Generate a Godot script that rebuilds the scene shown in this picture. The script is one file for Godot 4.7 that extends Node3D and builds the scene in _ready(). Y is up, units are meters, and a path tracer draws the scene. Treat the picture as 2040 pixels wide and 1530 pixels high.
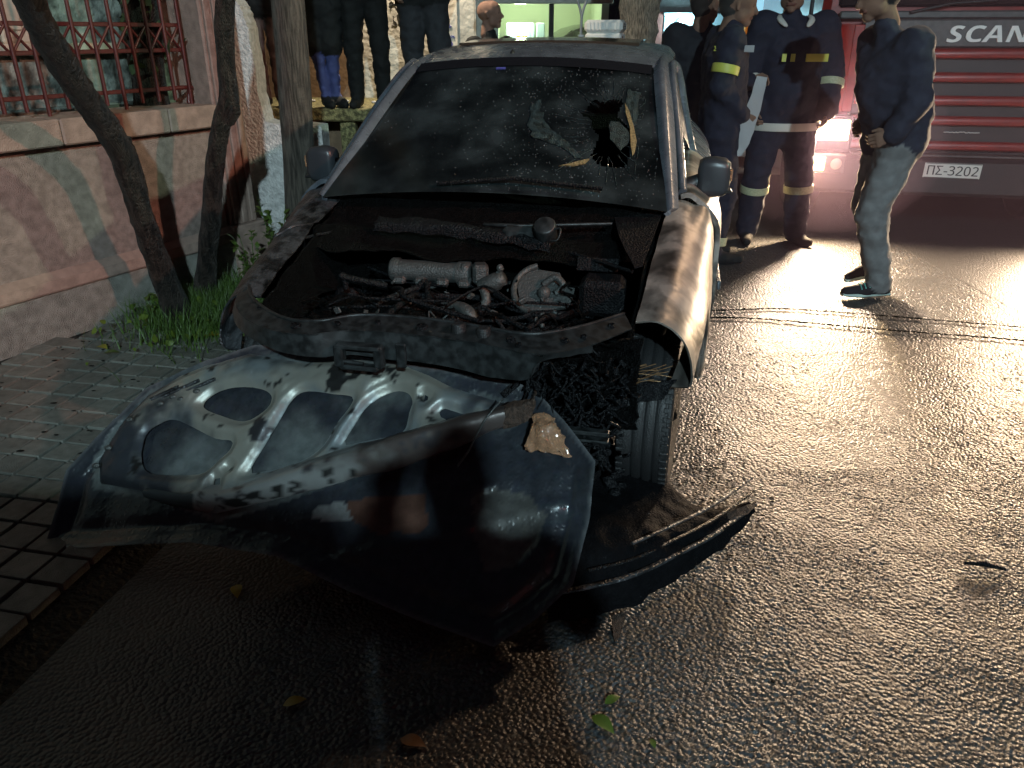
extends Node3D
# Night street: a burnt-out car nose-on, its bonnet lying upside down before it, firefighters and a fire engine beyond.

var M := {}
var T := {}
var rng := RandomNumberGenerator.new()

# ------------------------------------------------------------------ geometry helpers
class Geo:
	var v := PackedVector3Array()
	var c := PackedColorArray()
	var ix := PackedInt32Array()
	var tint := Color(1, 1, 1)
	func vx(p: Vector3) -> int:
		v.append(p)
		c.append(tint)
		return v.size() - 1
	func tri(a: Vector3, b: Vector3, d: Vector3) -> void:
		var i := vx(a)
		vx(b)
		vx(d)
		ix.append_array(PackedInt32Array([i, i + 1, i + 2]))
	func quad(a: Vector3, b: Vector3, d: Vector3, e: Vector3) -> void:
		var i := vx(a)
		vx(b)
		vx(d)
		vx(e)
		ix.append_array(PackedInt32Array([i, i + 1, i + 2, i, i + 2, i + 3]))
	func box(at: Vector3, s: Vector3, bev := 0.0, bs := Basis()) -> void:
		var h := s * 0.5
		bev = minf(bev, minf(h.x, minf(h.y, h.z)) * 0.9)
		var ax := [Vector3.RIGHT, Vector3.UP, Vector3.BACK]
		var P := func(sx: float, sy: float, sz: float, f: int) -> Vector3:
			var q := Vector3(sx * (h.x - (0.0 if f == 0 else bev)), sy * (h.y - (0.0 if f == 1 else bev)), sz * (h.z - (0.0 if f == 2 else bev)))
			return at + bs * q
		for s1 in [-1.0, 1.0]:
			var qx := [P.call(s1, -1, -1, 0), P.call(s1, 1, -1, 0), P.call(s1, 1, 1, 0), P.call(s1, -1, 1, 0)]
			var qy := [P.call(-1, s1, -1, 1), P.call(-1, s1, 1, 1), P.call(1, s1, 1, 1), P.call(1, s1, -1, 1)]
			var qz := [P.call(-1, -1, s1, 2), P.call(1, -1, s1, 2), P.call(1, 1, s1, 2), P.call(-1, 1, s1, 2)]
			for q in [qx, qy, qz]:
				if s1 > 0:
					quad(q[3], q[2], q[1], q[0])
				else:
					quad(q[0], q[1], q[2], q[3])
		if bev > 0.0:
			for sa in [-1.0, 1.0]:
				for sb in [-1.0, 1.0]:
					quad(P.call(sa, sb, -1, 0), P.call(sa, sb, 1, 0), P.call(sa, sb, 1, 1), P.call(sa, sb, -1, 1))
					quad(P.call(sa, -1, sb, 0), P.call(sa, 1, sb, 0), P.call(sa, 1, sb, 2), P.call(sa, -1, sb, 2))
					quad(P.call(-1, sa, sb, 1), P.call(1, sa, sb, 1), P.call(1, sa, sb, 2), P.call(-1, sa, sb, 2))
					for sc in [-1.0, 1.0]:
						tri(P.call(sa, sb, sc, 0), P.call(sa, sb, sc, 1), P.call(sa, sb, sc, 2))
	# rows of points joined into one smooth skin
	func grid(rows: Array, closed := false, cols: Array = []) -> void:
		var n: int = rows[0].size()
		var base := v.size()
		for r in rows.size():
			for k in n:
				v.append(rows[r][k])
				c.append(cols[r][k] if cols.size() else tint)
		var m := n if closed else n - 1
		for r in rows.size() - 1:
			for k in m:
				var a := base + r * n + k
				var b := base + r * n + (k + 1) % n
				ix.append_array(PackedInt32Array([a, b, b + n, a, b + n, a + n]))
	# a sheet with thickness t, away from side up
	func sheet(rows: Array, t: float, up := Vector3.UP) -> void:
		var R := rows.size()
		var n: int = rows[0].size()
		var back := []
		for r in R:
			var row := PackedVector3Array()
			for k in n:
				var du: Vector3 = rows[r][mini(k + 1, n - 1)] - rows[r][maxi(k - 1, 0)]
				var dv: Vector3 = rows[mini(r + 1, R - 1)][k] - rows[maxi(r - 1, 0)][k]
				var nn := du.cross(dv).normalized()
				if nn.dot(up) < 0:
					nn = -nn
				row.append(rows[r][k] - nn * t)
			back.append(row)
		grid(rows)
		var rev := back.duplicate()
		rev.reverse()
		grid(rev)
		for r in R - 1:
			quad(rows[r][0], back[r][0], back[r + 1][0], rows[r + 1][0])
			quad(rows[r][n - 1], rows[r + 1][n - 1], back[r + 1][n - 1], back[r][n - 1])
		for k in n - 1:
			quad(rows[0][k], rows[0][k + 1], back[0][k + 1], back[0][k])
			quad(rows[R - 1][k], back[R - 1][k], back[R - 1][k + 1], rows[R - 1][k + 1])
	func tube(path: Array, rad, n := 8, cap := true, squash := 1.0) -> void:
		var up := Vector3.UP
		var rows := []
		var m := path.size()
		var t0: Vector3 = (path[1] - path[0]).normalized()
		if absf(t0.dot(up)) > 0.9:
			up = Vector3.BACK
		for i in m:
			var t: Vector3 = (path[mini(i + 1, m - 1)] - path[maxi(i - 1, 0)]).normalized()
			var sx := t.cross(up).normalized()
			up = sx.cross(t).normalized()
			var r: float = rad[i] if rad is Array else rad
			var row := PackedVector3Array()
			for k in n:
				var a := TAU * k / n
				row.append(path[i] + sx * cos(a) * r + up * sin(a) * r * squash)
			rows.append(row)
		grid(rows, true)
		if cap:
			for e in [0, m - 1]:
				var ctr := vx(path[e])
				var first := v.size()
				for k in n:
					vx(rows[e][k])
				for k in n:
					if e == 0:
						ix.append_array(PackedInt32Array([ctr, first + (k + 1) % n, first + k]))
					else:
						ix.append_array(PackedInt32Array([ctr, first + k, first + (k + 1) % n]))
	func lathe(prof: Array, xf: Transform3D, n := 24) -> void:
		var rows := []
		for p in prof:
			var row := PackedVector3Array()
			for k in n:
				var a := TAU * k / n
				row.append(xf * Vector3(cos(a) * p.x, p.y, sin(a) * p.x))
			rows.append(row)
		grid(rows, true)
	func ball(at: Vector3, r: Vector3, n := 10) -> void:
		var rows := []
		for i in n + 1:
			var a := PI * i / n
			var row := PackedVector3Array()
			for k in n * 2:
				var b := PI * k / n
				row.append(at + Vector3(sin(a) * cos(b) * r.x, cos(a) * r.y, sin(a) * sin(b) * r.z))
			rows.append(row)
		grid(rows, true)
	# polygon in the local xy plane, from z = 0 down to z = -depth
	func prism(poly: PackedVector2Array, xf: Transform3D, depth: float) -> void:
		var t := Geometry2D.triangulate_polygon(poly)
		for z in [0.0, -depth]:
			var base := v.size()
			for p in poly:
				vx(xf * Vector3(p.x, p.y, z))
			for i in range(0, t.size(), 3):
				if z == 0.0:
					ix.append_array(PackedInt32Array([base + t[i], base + t[i + 1], base + t[i + 2]]))
				else:
					ix.append_array(PackedInt32Array([base + t[i], base + t[i + 2], base + t[i + 1]]))
		var n := poly.size()
		for i in n:
			var a := poly[i]
			var b := poly[(i + 1) % n]
			quad(xf * Vector3(a.x, a.y, 0), xf * Vector3(b.x, b.y, 0), xf * Vector3(b.x, b.y, -depth), xf * Vector3(a.x, a.y, -depth))
	func mesh(colored := false) -> ArrayMesh:
		var nn := PackedVector3Array()
		nn.resize(v.size())
		for i in range(0, ix.size(), 3):
			var a := ix[i]
			var b := ix[i + 1]
			var d := ix[i + 2]
			var f := (v[d] - v[a]).cross(v[b] - v[a])
			nn[a] += f
			nn[b] += f
			nn[d] += f
		for i in nn.size():
			var l := nn[i].length()
			nn[i] = nn[i] / l if l > 1e-14 else Vector3.UP
		var arr := []
		arr.resize(Mesh.ARRAY_MAX)
		arr[Mesh.ARRAY_VERTEX] = v
		arr[Mesh.ARRAY_NORMAL] = nn
		arr[Mesh.ARRAY_INDEX] = ix
		if colored:
			arr[Mesh.ARRAY_COLOR] = c
		var m := ArrayMesh.new()
		m.add_surface_from_arrays(Mesh.PRIMITIVE_TRIANGLES, arr)
		return m

func cr(a, b, c, d, t: float):
	return 0.5 * ((2.0 * b) + (c - a) * t + (2.0 * a - 5.0 * b + 4.0 * c - d) * t * t + (3.0 * b - a - 3.0 * c + d) * t * t * t)

func smooth_path(p: Array, s: int) -> Array:
	var out := []
	for i in p.size() - 1:
		for k in s:
			out.append(cr(p[maxi(i - 1, 0)], p[i], p[i + 1], p[mini(i + 2, p.size() - 1)], float(k) / s))
	out.append(p[-1])
	return out

# rows of control points -> finer rows through all of them
func patch(ctrl: Array, sr: int, sc: int) -> Array:
	var wide := []
	for r in ctrl:
		wide.append(smooth_path(r, sc))
	var out := []
	var n: int = wide[0].size()
	for i in wide.size() - 1:
		for k in sr:
			var row := PackedVector3Array()
			for j in n:
				row.append(cr(wide[maxi(i - 1, 0)][j], wide[i][j], wide[i + 1][j], wide[mini(i + 2, wide.size() - 1)][j], float(k) / sr))
			out.append(row)
	out.append(PackedVector3Array(wide[-1]))
	return out

func dent(rows: Array, amp: float, freq: float, seed_: int, dir := Vector3.ZERO) -> Array:
	var nz := FastNoiseLite.new()
	nz.seed = seed_
	nz.frequency = freq
	for r in rows.size():
		var row: PackedVector3Array = rows[r]
		for k in row.size():
			var p := row[k]
			var d := nz.get_noise_3dv(p) * amp
			row[k] = p + (dir * d if dir != Vector3.ZERO else Vector3(d, nz.get_noise_3dv(p + Vector3(9, 3, 7)) * amp, nz.get_noise_3dv(p + Vector3(5, 8, 1)) * amp))
		rows[r] = row
	return rows

# ------------------------------------------------------------------ nodes
func put(called: String, g, m: Material, parent: Node = self, colored := false) -> MeshInstance3D:
	var o := MeshInstance3D.new()
	o.name = called
	o.mesh = g.mesh(colored) if g is Geo else g
	o.material_override = null
	for i in o.mesh.get_surface_count():
		o.set_surface_override_material(i, m)
	parent.add_child(o, true)
	return o

func thing(called: String, label: String, category: String, at := Vector3.ZERO, turn := 0.0, group := "") -> Node3D:
	var o := Node3D.new()
	o.name = called
	add_child(o, true)
	o.position = at
	o.rotation_degrees.y = turn
	tag(o, label, category, group)
	return o

func tag(o: Node, label: String, category: String, group := "") -> void:
	o.set_meta("label", label)
	o.set_meta("category", category)
	if group:
		o.set_meta("group", group)

func struct(o: Node) -> Node:
	o.set_meta("kind", "structure")
	return o

func stuff(o: Node) -> Node:
	o.set_meta("kind", "stuff")
	return o

func scatter(called: String, mesh: Mesh, m: Material, xfs: Array, parent: Node = self, cols: Array = []) -> MultiMeshInstance3D:
	var mm := MultiMesh.new()
	mm.transform_format = MultiMesh.TRANSFORM_3D
	mm.use_colors = cols.size() > 0
	mm.mesh = mesh
	mm.instance_count = xfs.size()
	for i in xfs.size():
		mm.set_instance_transform(i, xfs[i])
		if cols.size():
			mm.set_instance_color(i, cols[i])
	var o := MultiMeshInstance3D.new()
	o.name = called
	o.multimesh = mm
	o.material_override = m
	parent.add_child(o, true)
	o.set_meta("kind", "stuff")
	return o

# ------------------------------------------------------------------ materials
func noise_tex(key: String, kind: int, freq: float, lo: float, hi: float, a := 0.0, b := 1.0, oct := 4, size := 512, warp := 0.0) -> void:
	var nz := FastNoiseLite.new()
	nz.noise_type = kind
	nz.seed = key.hash() % 1000
	nz.frequency = freq
	nz.fractal_octaves = oct
	if oct <= 1:
		nz.fractal_type = FastNoiseLite.FRACTAL_NONE
	if warp > 0.0:
		nz.domain_warp_enabled = true
		nz.domain_warp_amplitude = warp
		nz.domain_warp_frequency = freq
	var t := NoiseTexture2D.new()
	t.width = size
	t.height = size
	t.seamless = true
	t.seamless_blend_skirt = 0.2
	t.noise = nz
	var g := Gradient.new()
	g.offsets = PackedFloat32Array([a, b])
	g.colors = PackedColorArray([Color(lo, lo, lo), Color(hi, hi, hi)])
	t.color_ramp = g
	T[key] = t

func lin(r: float, g: float, b: float) -> Color:
	return Color(r, g, b).linear_to_srgb()

# col: linear base colour; opt: metal, spec, tex, ts (repeats per metre), bump, bs, bh (cm), rtex, vc, emit, e
func mat(key: String, col: Color, rough: float, opt := {}) -> StandardMaterial3D:
	var m := StandardMaterial3D.new()
	m.resource_name = key
	m.albedo_color = col.linear_to_srgb()
	m.roughness = rough
	m.metallic = opt.get("metal", 0.0)
	m.metallic_specular = opt.get("spec", 0.5)
	m.uv1_triplanar = true
	m.uv1_world_triplanar = opt.get("world", false)
	m.uv1_scale = Vector3.ONE * opt.get("ts", 1.0) if not opt.get("ts") is Vector3 else opt.ts
	if opt.has("tex"):
		m.albedo_texture = T[opt.tex]
	if opt.has("rtex"):
		m.roughness_texture = T[opt.rtex]
	if opt.has("bump"):
		m.heightmap_enabled = true
		m.heightmap_texture = T[opt.bump]
		m.heightmap_scale = opt.get("bh", 0.3)
	if opt.has("coat"):
		m.clearcoat_enabled = true
		m.clearcoat = opt.coat
		m.clearcoat_roughness = opt.get("coatr", 0.1)
	if opt.get("vc", false):
		m.vertex_color_use_as_albedo = true
	if opt.has("emit"):
		m.emission_enabled = true
		m.emission = opt.emit
		m.emission_energy_multiplier = opt.get("e", 1.0)
	if opt.has("back"):
		m.backlight_enabled = true
		m.backlight = opt.back
	M[key] = m
	return m

func materials() -> void:
	var S := FastNoiseLite.TYPE_SIMPLEX_SMOOTH
	var C := FastNoiseLite.TYPE_CELLULAR
	noise_tex("mottle", S, 0.012, 0.84, 1.0, 0.2, 0.8, 5)
	noise_tex("dirt", S, 0.012, 0.55, 1.0, 0.25, 0.7, 6)
	noise_tex("soot", S, 0.007, 0.3, 1.0, 0.28, 0.62, 6, 512, 20.0)
	noise_tex("streak", S, 0.01, 0.8, 1.0, 0.2, 0.75, 5)
	noise_tex("smoke", S, 0.006, 0.3, 1.0, 0.3, 0.75, 5)
	noise_tex("grain", S, 0.12, 0.0, 1.0, 0.1, 0.9, 3)
	noise_tex("lumps", S, 0.035, 0.0, 1.0, 0.1, 0.9, 5)
	noise_tex("waves", S, 0.008, 0.0, 1.0, 0.1, 0.9, 2)
	noise_tex("cells", C, 0.06, 1.0, 0.0, 0.0, 0.9, 1)
	noise_tex("rain", C, 0.035, 1.0, 0.0, 0.1, 0.32, 1)
	noise_tex("wet", S, 0.01, 0.7, 1.0, 0.25, 0.75, 4)
	# setting
	mat("asphalt", Color(1, 1, 1), 0.46, {"vc": true, "ts": 2.6, "bump": "cells", "bh": 0.35, "spec": 0.65, "world": true})
	mat("tar", Color(0.004, 0.004, 0.004), 0.9, {"spec": 0.08, "bump": "lumps", "ts": 6.0, "bh": 0.5})
	for i in 4:
		var k: float = [1.0, 0.8, 1.12, 0.9][i]
		mat("tile%d" % i, Color(0.20 * k, 0.20 * k, 0.175 * k), 0.5, {"tex": "mottle", "ts": 2.3 + i * 0.4, "bump": "grain", "bh": 0.35, "world": true, "rtex": "wet"})
	mat("bed", Color(0.016, 0.015, 0.013), 0.7, {"tex": "dirt", "ts": 2.0, "bump": "lumps", "bh": 1.2, "world": true})
	mat("kerb", Color(0.035, 0.034, 0.032), 0.6, {"tex": "dirt", "ts": 2.0, "bump": "grain", "bh": 0.4})
	mat("render", Color(0.40, 0.305, 0.265), 0.8, {"tex": "mottle", "ts": 2.3, "bump": "grain", "bh": 0.9})
	mat("stone_trim", Color(0.36, 0.25, 0.205), 0.7, {"tex": "mottle", "ts": 1.7, "bump": "grain", "bh": 0.25})
	mat("plinth", Color(0.30, 0.285, 0.25), 0.8, {"tex": "mottle", "ts": 2.1, "bump": "grain", "bh": 0.7})
	mat("plaster", Color(0.66, 0.63, 0.61), 0.8, {"tex": "mottle", "ts": 2.1, "bump": "lumps", "bh": 0.7})
	mat("house", Color(0.34, 0.36, 0.31), 0.85, {"tex": "dirt", "ts": 0.9, "bump": "lumps", "bh": 1.0})
	mat("cream", Color(0.72, 0.6, 0.46), 0.6, {"tex": "mottle", "ts": 1.0})
	mat("rail_red", Color(0.10, 0.018, 0.016), 0.4, {"tex": "mottle", "ts": 6.0})
	mat("bark", Color(0.05, 0.038, 0.03), 0.6, {"tex": "soot", "ts": Vector3(9, 2.2, 9), "bump": "lumps", "bh": 3.5})
	mat("bark_pale", Color(0.78, 0.62, 0.46), 0.75, {"tex": "dirt", "ts": Vector3(7, 1.3, 7), "bump": "lumps", "bh": 4.0})
	mat("pole_wood", Color(0.16, 0.135, 0.11), 0.7, {"tex": "dirt", "ts": Vector3(9, 0.8, 9), "bump": "grain", "bh": 0.8})
	mat("grass", Color(0.07, 0.12, 0.025), 0.45, {"back": Color(0.25, 0.35, 0.1)})
	mat("leaf_green", Color(0.09, 0.14, 0.025), 0.35, {"tex": "mottle", "ts": 30.0, "back": Color(0.3, 0.4, 0.1)})
	mat("ground_leaf", Color(0.10, 0.14, 0.02), 0.4, {"back": Color(0.3, 0.35, 0.06)})
	mat("leaf_yellow", Color(0.36, 0.29, 0.03), 0.4, {"tex": "mottle", "ts": 30.0, "back": Color(0.3, 0.3, 0.05)})
	mat("leaf_brown", Color(0.2, 0.1, 0.035), 0.45, {"tex": "mottle", "ts": 30.0})
	mat("moss_slab", Color(0.33, 0.29, 0.13), 0.8, {"tex": "dirt", "ts": 3.0, "bump": "lumps", "bh": 0.8})
	mat("brown_wall", Color(0.24, 0.15, 0.09), 0.8, {"tex": "mottle", "ts": 1.3, "bump": "lumps", "bh": 0.25})
	mat("white_wall", Color(0.62, 0.58, 0.5), 0.8, {"tex": "mottle", "ts": 0.8, "bump": "lumps", "bh": 0.6})
	mat("dark_wall", Color(0.05, 0.045, 0.04), 0.8, {"tex": "mottle", "ts": 0.6})
	mat("ink_black", Color(0.02, 0.02, 0.02), 0.7)
	mat("ink_blue", Color(0.08, 0.08, 0.35), 0.7)
	# burnt car
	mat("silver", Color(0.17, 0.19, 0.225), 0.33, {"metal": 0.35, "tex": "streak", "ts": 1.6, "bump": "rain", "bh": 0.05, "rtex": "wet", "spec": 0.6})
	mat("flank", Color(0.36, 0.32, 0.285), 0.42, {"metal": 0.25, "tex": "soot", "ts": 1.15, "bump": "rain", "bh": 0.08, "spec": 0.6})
	mat("scorched", Color(0.11, 0.115, 0.125), 0.38, {"metal": 0.55, "tex": "soot", "ts": 3.0, "bump": "lumps", "bh": 0.5, "rtex": "wet"})
	mat("sootblack", Color(0.009, 0.0095, 0.011), 0.42, {"spec": 0.3, "tex": "mottle", "ts": 5.0, "bump": "lumps", "bh": 0.9})
	mat("char", Color(0.006, 0.006, 0.0062), 0.5, {"spec": 0.22, "tex": "dirt", "ts": 7.0, "bump": "lumps", "bh": 1.8})
	mat("burnt_steel", Color(0.045, 0.05, 0.052), 0.45, {"metal": 0.4, "tex": "dirt", "ts": 3.5, "bump": "grain", "bh": 0.03})
	mat("rust", Color(0.085, 0.05, 0.035), 0.7, {"tex": "dirt", "ts": 9.0, "bump": "lumps", "bh": 0.5})
	mat("alloy", Color(0.085, 0.09, 0.088), 0.5, {"metal": 0.4, "tex": "mottle", "ts": 6.0, "bump": "lumps", "bh": 0.3})
	mat("copper", Color(0.35, 0.2, 0.1), 0.4, {"metal": 0.6})
	mat("bare", Color(1, 1, 1), 0.4, {"metal": 0.35, "vc": true, "bump": "lumps", "bh": 0.12})
	mat("melted", Color(0.007, 0.007, 0.008), 0.5, {"tex": "mottle", "ts": 5.0, "bump": "lumps", "bh": 0.25, "spec": 0.06})
	mat("skin_hood", Color(1, 1, 1), 0.27, {"metal": 0.1, "vc": true, "tex": "mottle", "ts": 3.0, "bump": "rain", "bh": 0.06, "spec": 0.55})
	mat("rubber", Color(0.016, 0.016, 0.017), 0.5, {"bump": "grain", "bh": 0.2, "ts": 3.0})
	mat("mirror_shell", Color(0.03, 0.034, 0.04), 0.35)
	mat("sunroof", Color(0.05, 0.035, 0.025), 0.12, {"spec": 0.7})
	mat("glass_sooty", Color(0.036, 0.046, 0.05), 0.16, {"tex": "smoke", "ts": 0.8, "spec": 0.5})
	mat("glass_side", Color(0.045, 0.035, 0.028), 0.3, {"bump": "rain", "bh": 0.35, "ts": 3.0, "spec": 0.8})
	mat("glass_crazed", Color(0.03, 0.048, 0.054), 0.35, {"tex": "soot", "ts": 7.0, "bump": "cells", "bh": 0.6})
	mat("strip_char", Color(0.35, 0.25, 0.12), 0.6, {"tex": "dirt", "ts": 12.0})
	var w := mat("water", Color(0.9, 0.95, 1.0, 0.1), 0.03)
	w.albedo_color = Color(0.95, 0.97, 1.0, 0.1)
	w.refraction_enabled = true
	w.refraction_scale = 0.033
	var gs := mat("shard", Color(0.8, 0.9, 0.95), 0.08)
	gs.albedo_color = Color(0.75, 0.85, 0.92, 0.25)
	gs.transparency = BaseMaterial3D.TRANSPARENCY_ALPHA
	var lens := mat("lens", Color(1.0, 0.72, 0.5), 0.06, {"bump": "waves", "bh": 0.6, "ts": 4.0})
	lens.albedo_color = Color(0.95, 0.75, 0.6, 0.25)
	lens.refraction_enabled = true
	lens.refraction_scale = 0.05
	# fire engine and others
	mat("engine_red", Color(0.27, 0.018, 0.012), 0.3, {"coat": 0.5, "tex": "mottle", "ts": 0.7})
	mat("grille_dark", Color(0.022, 0.02, 0.02), 0.5)
	mat("panel_grey", Color(0.075, 0.07, 0.07), 0.5, {"tex": "mottle", "ts": 2.0})
	mat("letters", Color(0.75, 0.72, 0.7), 0.4)
	mat("plate_white", Color(0.6, 0.58, 0.55), 0.5)
	mat("chrome", Color(0.6, 0.6, 0.6), 0.2, {"metal": 1.0})
	mat("black_plastic", Color(0.015, 0.015, 0.016), 0.45, {"bump": "grain", "bh": 0.05})
	mat("cab_glass", Color(0.012, 0.012, 0.014), 0.06, {"spec": 0.7})
	mat("headlamp_glow", Color(0.9, 0.9, 0.85), 0.3, {"emit": Color(1.0, 0.86, 0.62), "e": 6.0})
	mat("fog_glow", Color(0.9, 0.9, 0.85), 0.3, {"emit": Color(1.0, 0.82, 0.52), "e": 4.0})
	mat("indicator_glow", Color(0.8, 0.4, 0.1), 0.3, {"emit": Color(1.0, 0.5, 0.12), "e": 2.4})
	mat("lamp_off", Color(0.3, 0.27, 0.22), 0.25)
	mat("stripe", Color(0.5, 0.5, 0.32), 0.5, {"tex": "mottle", "ts": 8.0})
	mat("stripe_yellow", Color(0.5, 0.48, 0.08), 0.5)
	mat("stripe_silver", Color(0.55, 0.5, 0.45), 0.45)
	mat("cloth", Color(1, 1, 1), 0.85, {"vc": true, "tex": "mottle", "ts": 2.0, "bump": "waves", "bh": 1.2})
	mat("sole", Color(0.5, 0.6, 0.55), 0.6)
	mat("lace", Color(0.15, 0.5, 0.42), 0.6)
	mat("paper", Color(0.36, 0.35, 0.36), 0.6)
	mat("box_white", Color(0.8, 0.79, 0.76), 0.6)
	mat("cabinet", Color(0.12, 0.13, 0.13), 0.5, {"tex": "mottle", "ts": 2.0})
	mat("green_wall", Color(0.55, 0.6, 0.48), 0.7)
	mat("blue_white", Color(0.55, 0.68, 0.75), 0.5)
	mat("red_panel", Color(0.3, 0.1, 0.08), 0.6, {"tex": "mottle", "ts": 2.0})
	mat("orange_sign", Color(0.55, 0.28, 0.06), 0.5, {"emit": Color(0.9, 0.5, 0.15), "e": 0.25})
	mat("lamp_white", Color(0.9, 0.9, 0.9), 0.4, {"emit": Color(0.95, 1.0, 0.92), "e": 2.0})
	mat("lamp_cool", Color(0.9, 0.9, 0.9), 0.4, {"emit": Color(0.8, 0.95, 1.0), "e": 3.0})
	mat("lamp_warm", Color(0.9, 0.8, 0.6), 0.4, {"emit": Color(1.0, 0.62, 0.28), "e": 3.0})
	mat("sign_red", Color(0.6, 0.1, 0.08), 0.4, {"emit": Color(1.0, 0.12, 0.06), "e": 3.0})
	mat("screen", Color(0.5, 0.6, 0.65), 0.3, {"emit": Color(0.6, 0.85, 0.95), "e": 0.8})
	mat("yellow_goods", Color(0.5, 0.4, 0.08), 0.5)
	mat("amber_tail", Color(0.6, 0.2, 0.05), 0.3, {"emit": Color(1.0, 0.35, 0.1), "e": 1.0})
	mat("paint_dark", Color(0.02, 0.02, 0.022), 0.25, {"coat": 0.6})
	mat("paint_white", Color(0.5, 0.49, 0.47), 0.3, {"coat": 0.5})
	mat("paint_grey", Color(0.12, 0.12, 0.13), 0.3, {"coat": 0.5})
	mat("galv", Color(0.3, 0.31, 0.32), 0.5, {"metal": 0.5})
	mat("foliage", Color(0.035, 0.055, 0.02), 0.6, {"back": Color(0.15, 0.2, 0.06)})

# ------------------------------------------------------------------ camera, sky, air
func setup() -> void:
	var cam := Camera3D.new()
	cam.name = "camera"
	cam.fov = 53.13
	cam.near = 0.05
	cam.far = 300.0
	cam.position = Vector3(0, 1.55, 0)
	cam.rotation_degrees = Vector3(-24.5, 0, 0)
	add_child(cam)
	cam.current = true
	var we := WorldEnvironment.new()
	we.name = "environment"
	var e := Environment.new()
	e.background_mode = Environment.BG_SKY
	var sky := Sky.new()
	var sm := ProceduralSkyMaterial.new()
	sm.sky_top_color = Color(0.06, 0.07, 0.10)
	sm.sky_horizon_color = Color(0.16, 0.13, 0.11)
	sm.ground_bottom_color = Color(0.03, 0.03, 0.03)
	sm.ground_horizon_color = Color(0.1, 0.09, 0.08)
	sky.sky_material = sm
	e.sky = sky
	e.background_energy_multiplier = 1.0
	e.tonemap_mode = Environment.TONE_MAPPER_LINEAR
	e.tonemap_exposure = 1.22
	e.sdfgi_enabled = true
	e.ssao_enabled = true
	e.ssil_enabled = true
	e.volumetric_fog_enabled = true
	e.volumetric_fog_density = 0.0
	we.environment = e
	add_child(we)

func omni(called: String, at: Vector3, col: Color, energy: float, size: float, parent: Node = self) -> OmniLight3D:
	var l := OmniLight3D.new()
	l.name = called
	l.light_color = col
	l.light_energy = energy
	l.light_size = size
	l.omni_range = 60.0
	l.omni_attenuation = 2.0
	l.shadow_enabled = true
	parent.add_child(l, true)
	l.position = at
	return l

func spot(called: String, at: Vector3, towards: Vector3, col: Color, energy: float, size: float, angle: float, parent: Node = self, soft := 0.6) -> SpotLight3D:
	var l := SpotLight3D.new()
	l.name = called
	l.light_color = col
	l.light_energy = energy
	l.light_size = size
	l.spot_angle = angle
	l.spot_angle_attenuation = soft
	l.spot_range = 60.0
	l.spot_attenuation = 2.0
	l.shadow_enabled = true
	parent.add_child(l, true)
	l.position = at
	l.look_at_from_position(l.global_position, l.global_position + parent.global_basis * towards if parent != self else at + towards)
	return l

# street lamps the photograph's light comes from: one behind the photographer, one beyond the fire engine
func street_lamp(label: String, at: Vector3, h: float, arm: Vector3, glow: String, col: Color, energy: float, size: float, aim := Vector3.ZERO, cone := 0.0) -> void:
	var t := thing("street_lamp", label, "street lamp", at, 0, "street lamps")
	var g := Geo.new()
	g.tube([Vector3(0, 0, 0), Vector3(0, 1.2, 0), Vector3(0, h, 0)], [0.09, 0.07, 0.05], 12)
	g.lathe([Vector2(0.14, 0), Vector2(0.14, 0.25), Vector2(0.09, 0.3)], Transform3D(), 12)
	put("post", g, M.galv, t)
	var a := Geo.new()
	a.tube(smooth_path([Vector3(0, h - 0.1, 0), arm * 0.4 + Vector3(0, h + 0.15, 0), arm + Vector3(0, h + 0.2, 0)], 5), 0.03, 8)
	put("arm", a, M.galv, t)
	var hd := Geo.new()
	hd.ball(arm + Vector3(0, h + 0.21, 0), Vector3(0.24, 0.08, 0.14), 8)
	put("lamp_housing", hd, M.galv, t)
	var ln := Geo.new()
	ln.ball(arm + Vector3(0, h + 0.10, 0), Vector3(0.16, 0.05, 0.10), 8)
	put("lamp_lens", ln, M[glow], t)
	if cone > 0.0:
		spot("lamp_light", arm + Vector3(0, h + 0.0, 0), aim - at - arm - Vector3(0, h, 0), col, energy, size, cone, t, 0.5)
	else:
		omni("lamp_light", arm + Vector3(0, h + 0.0, 0), col, energy, size, t)

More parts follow.
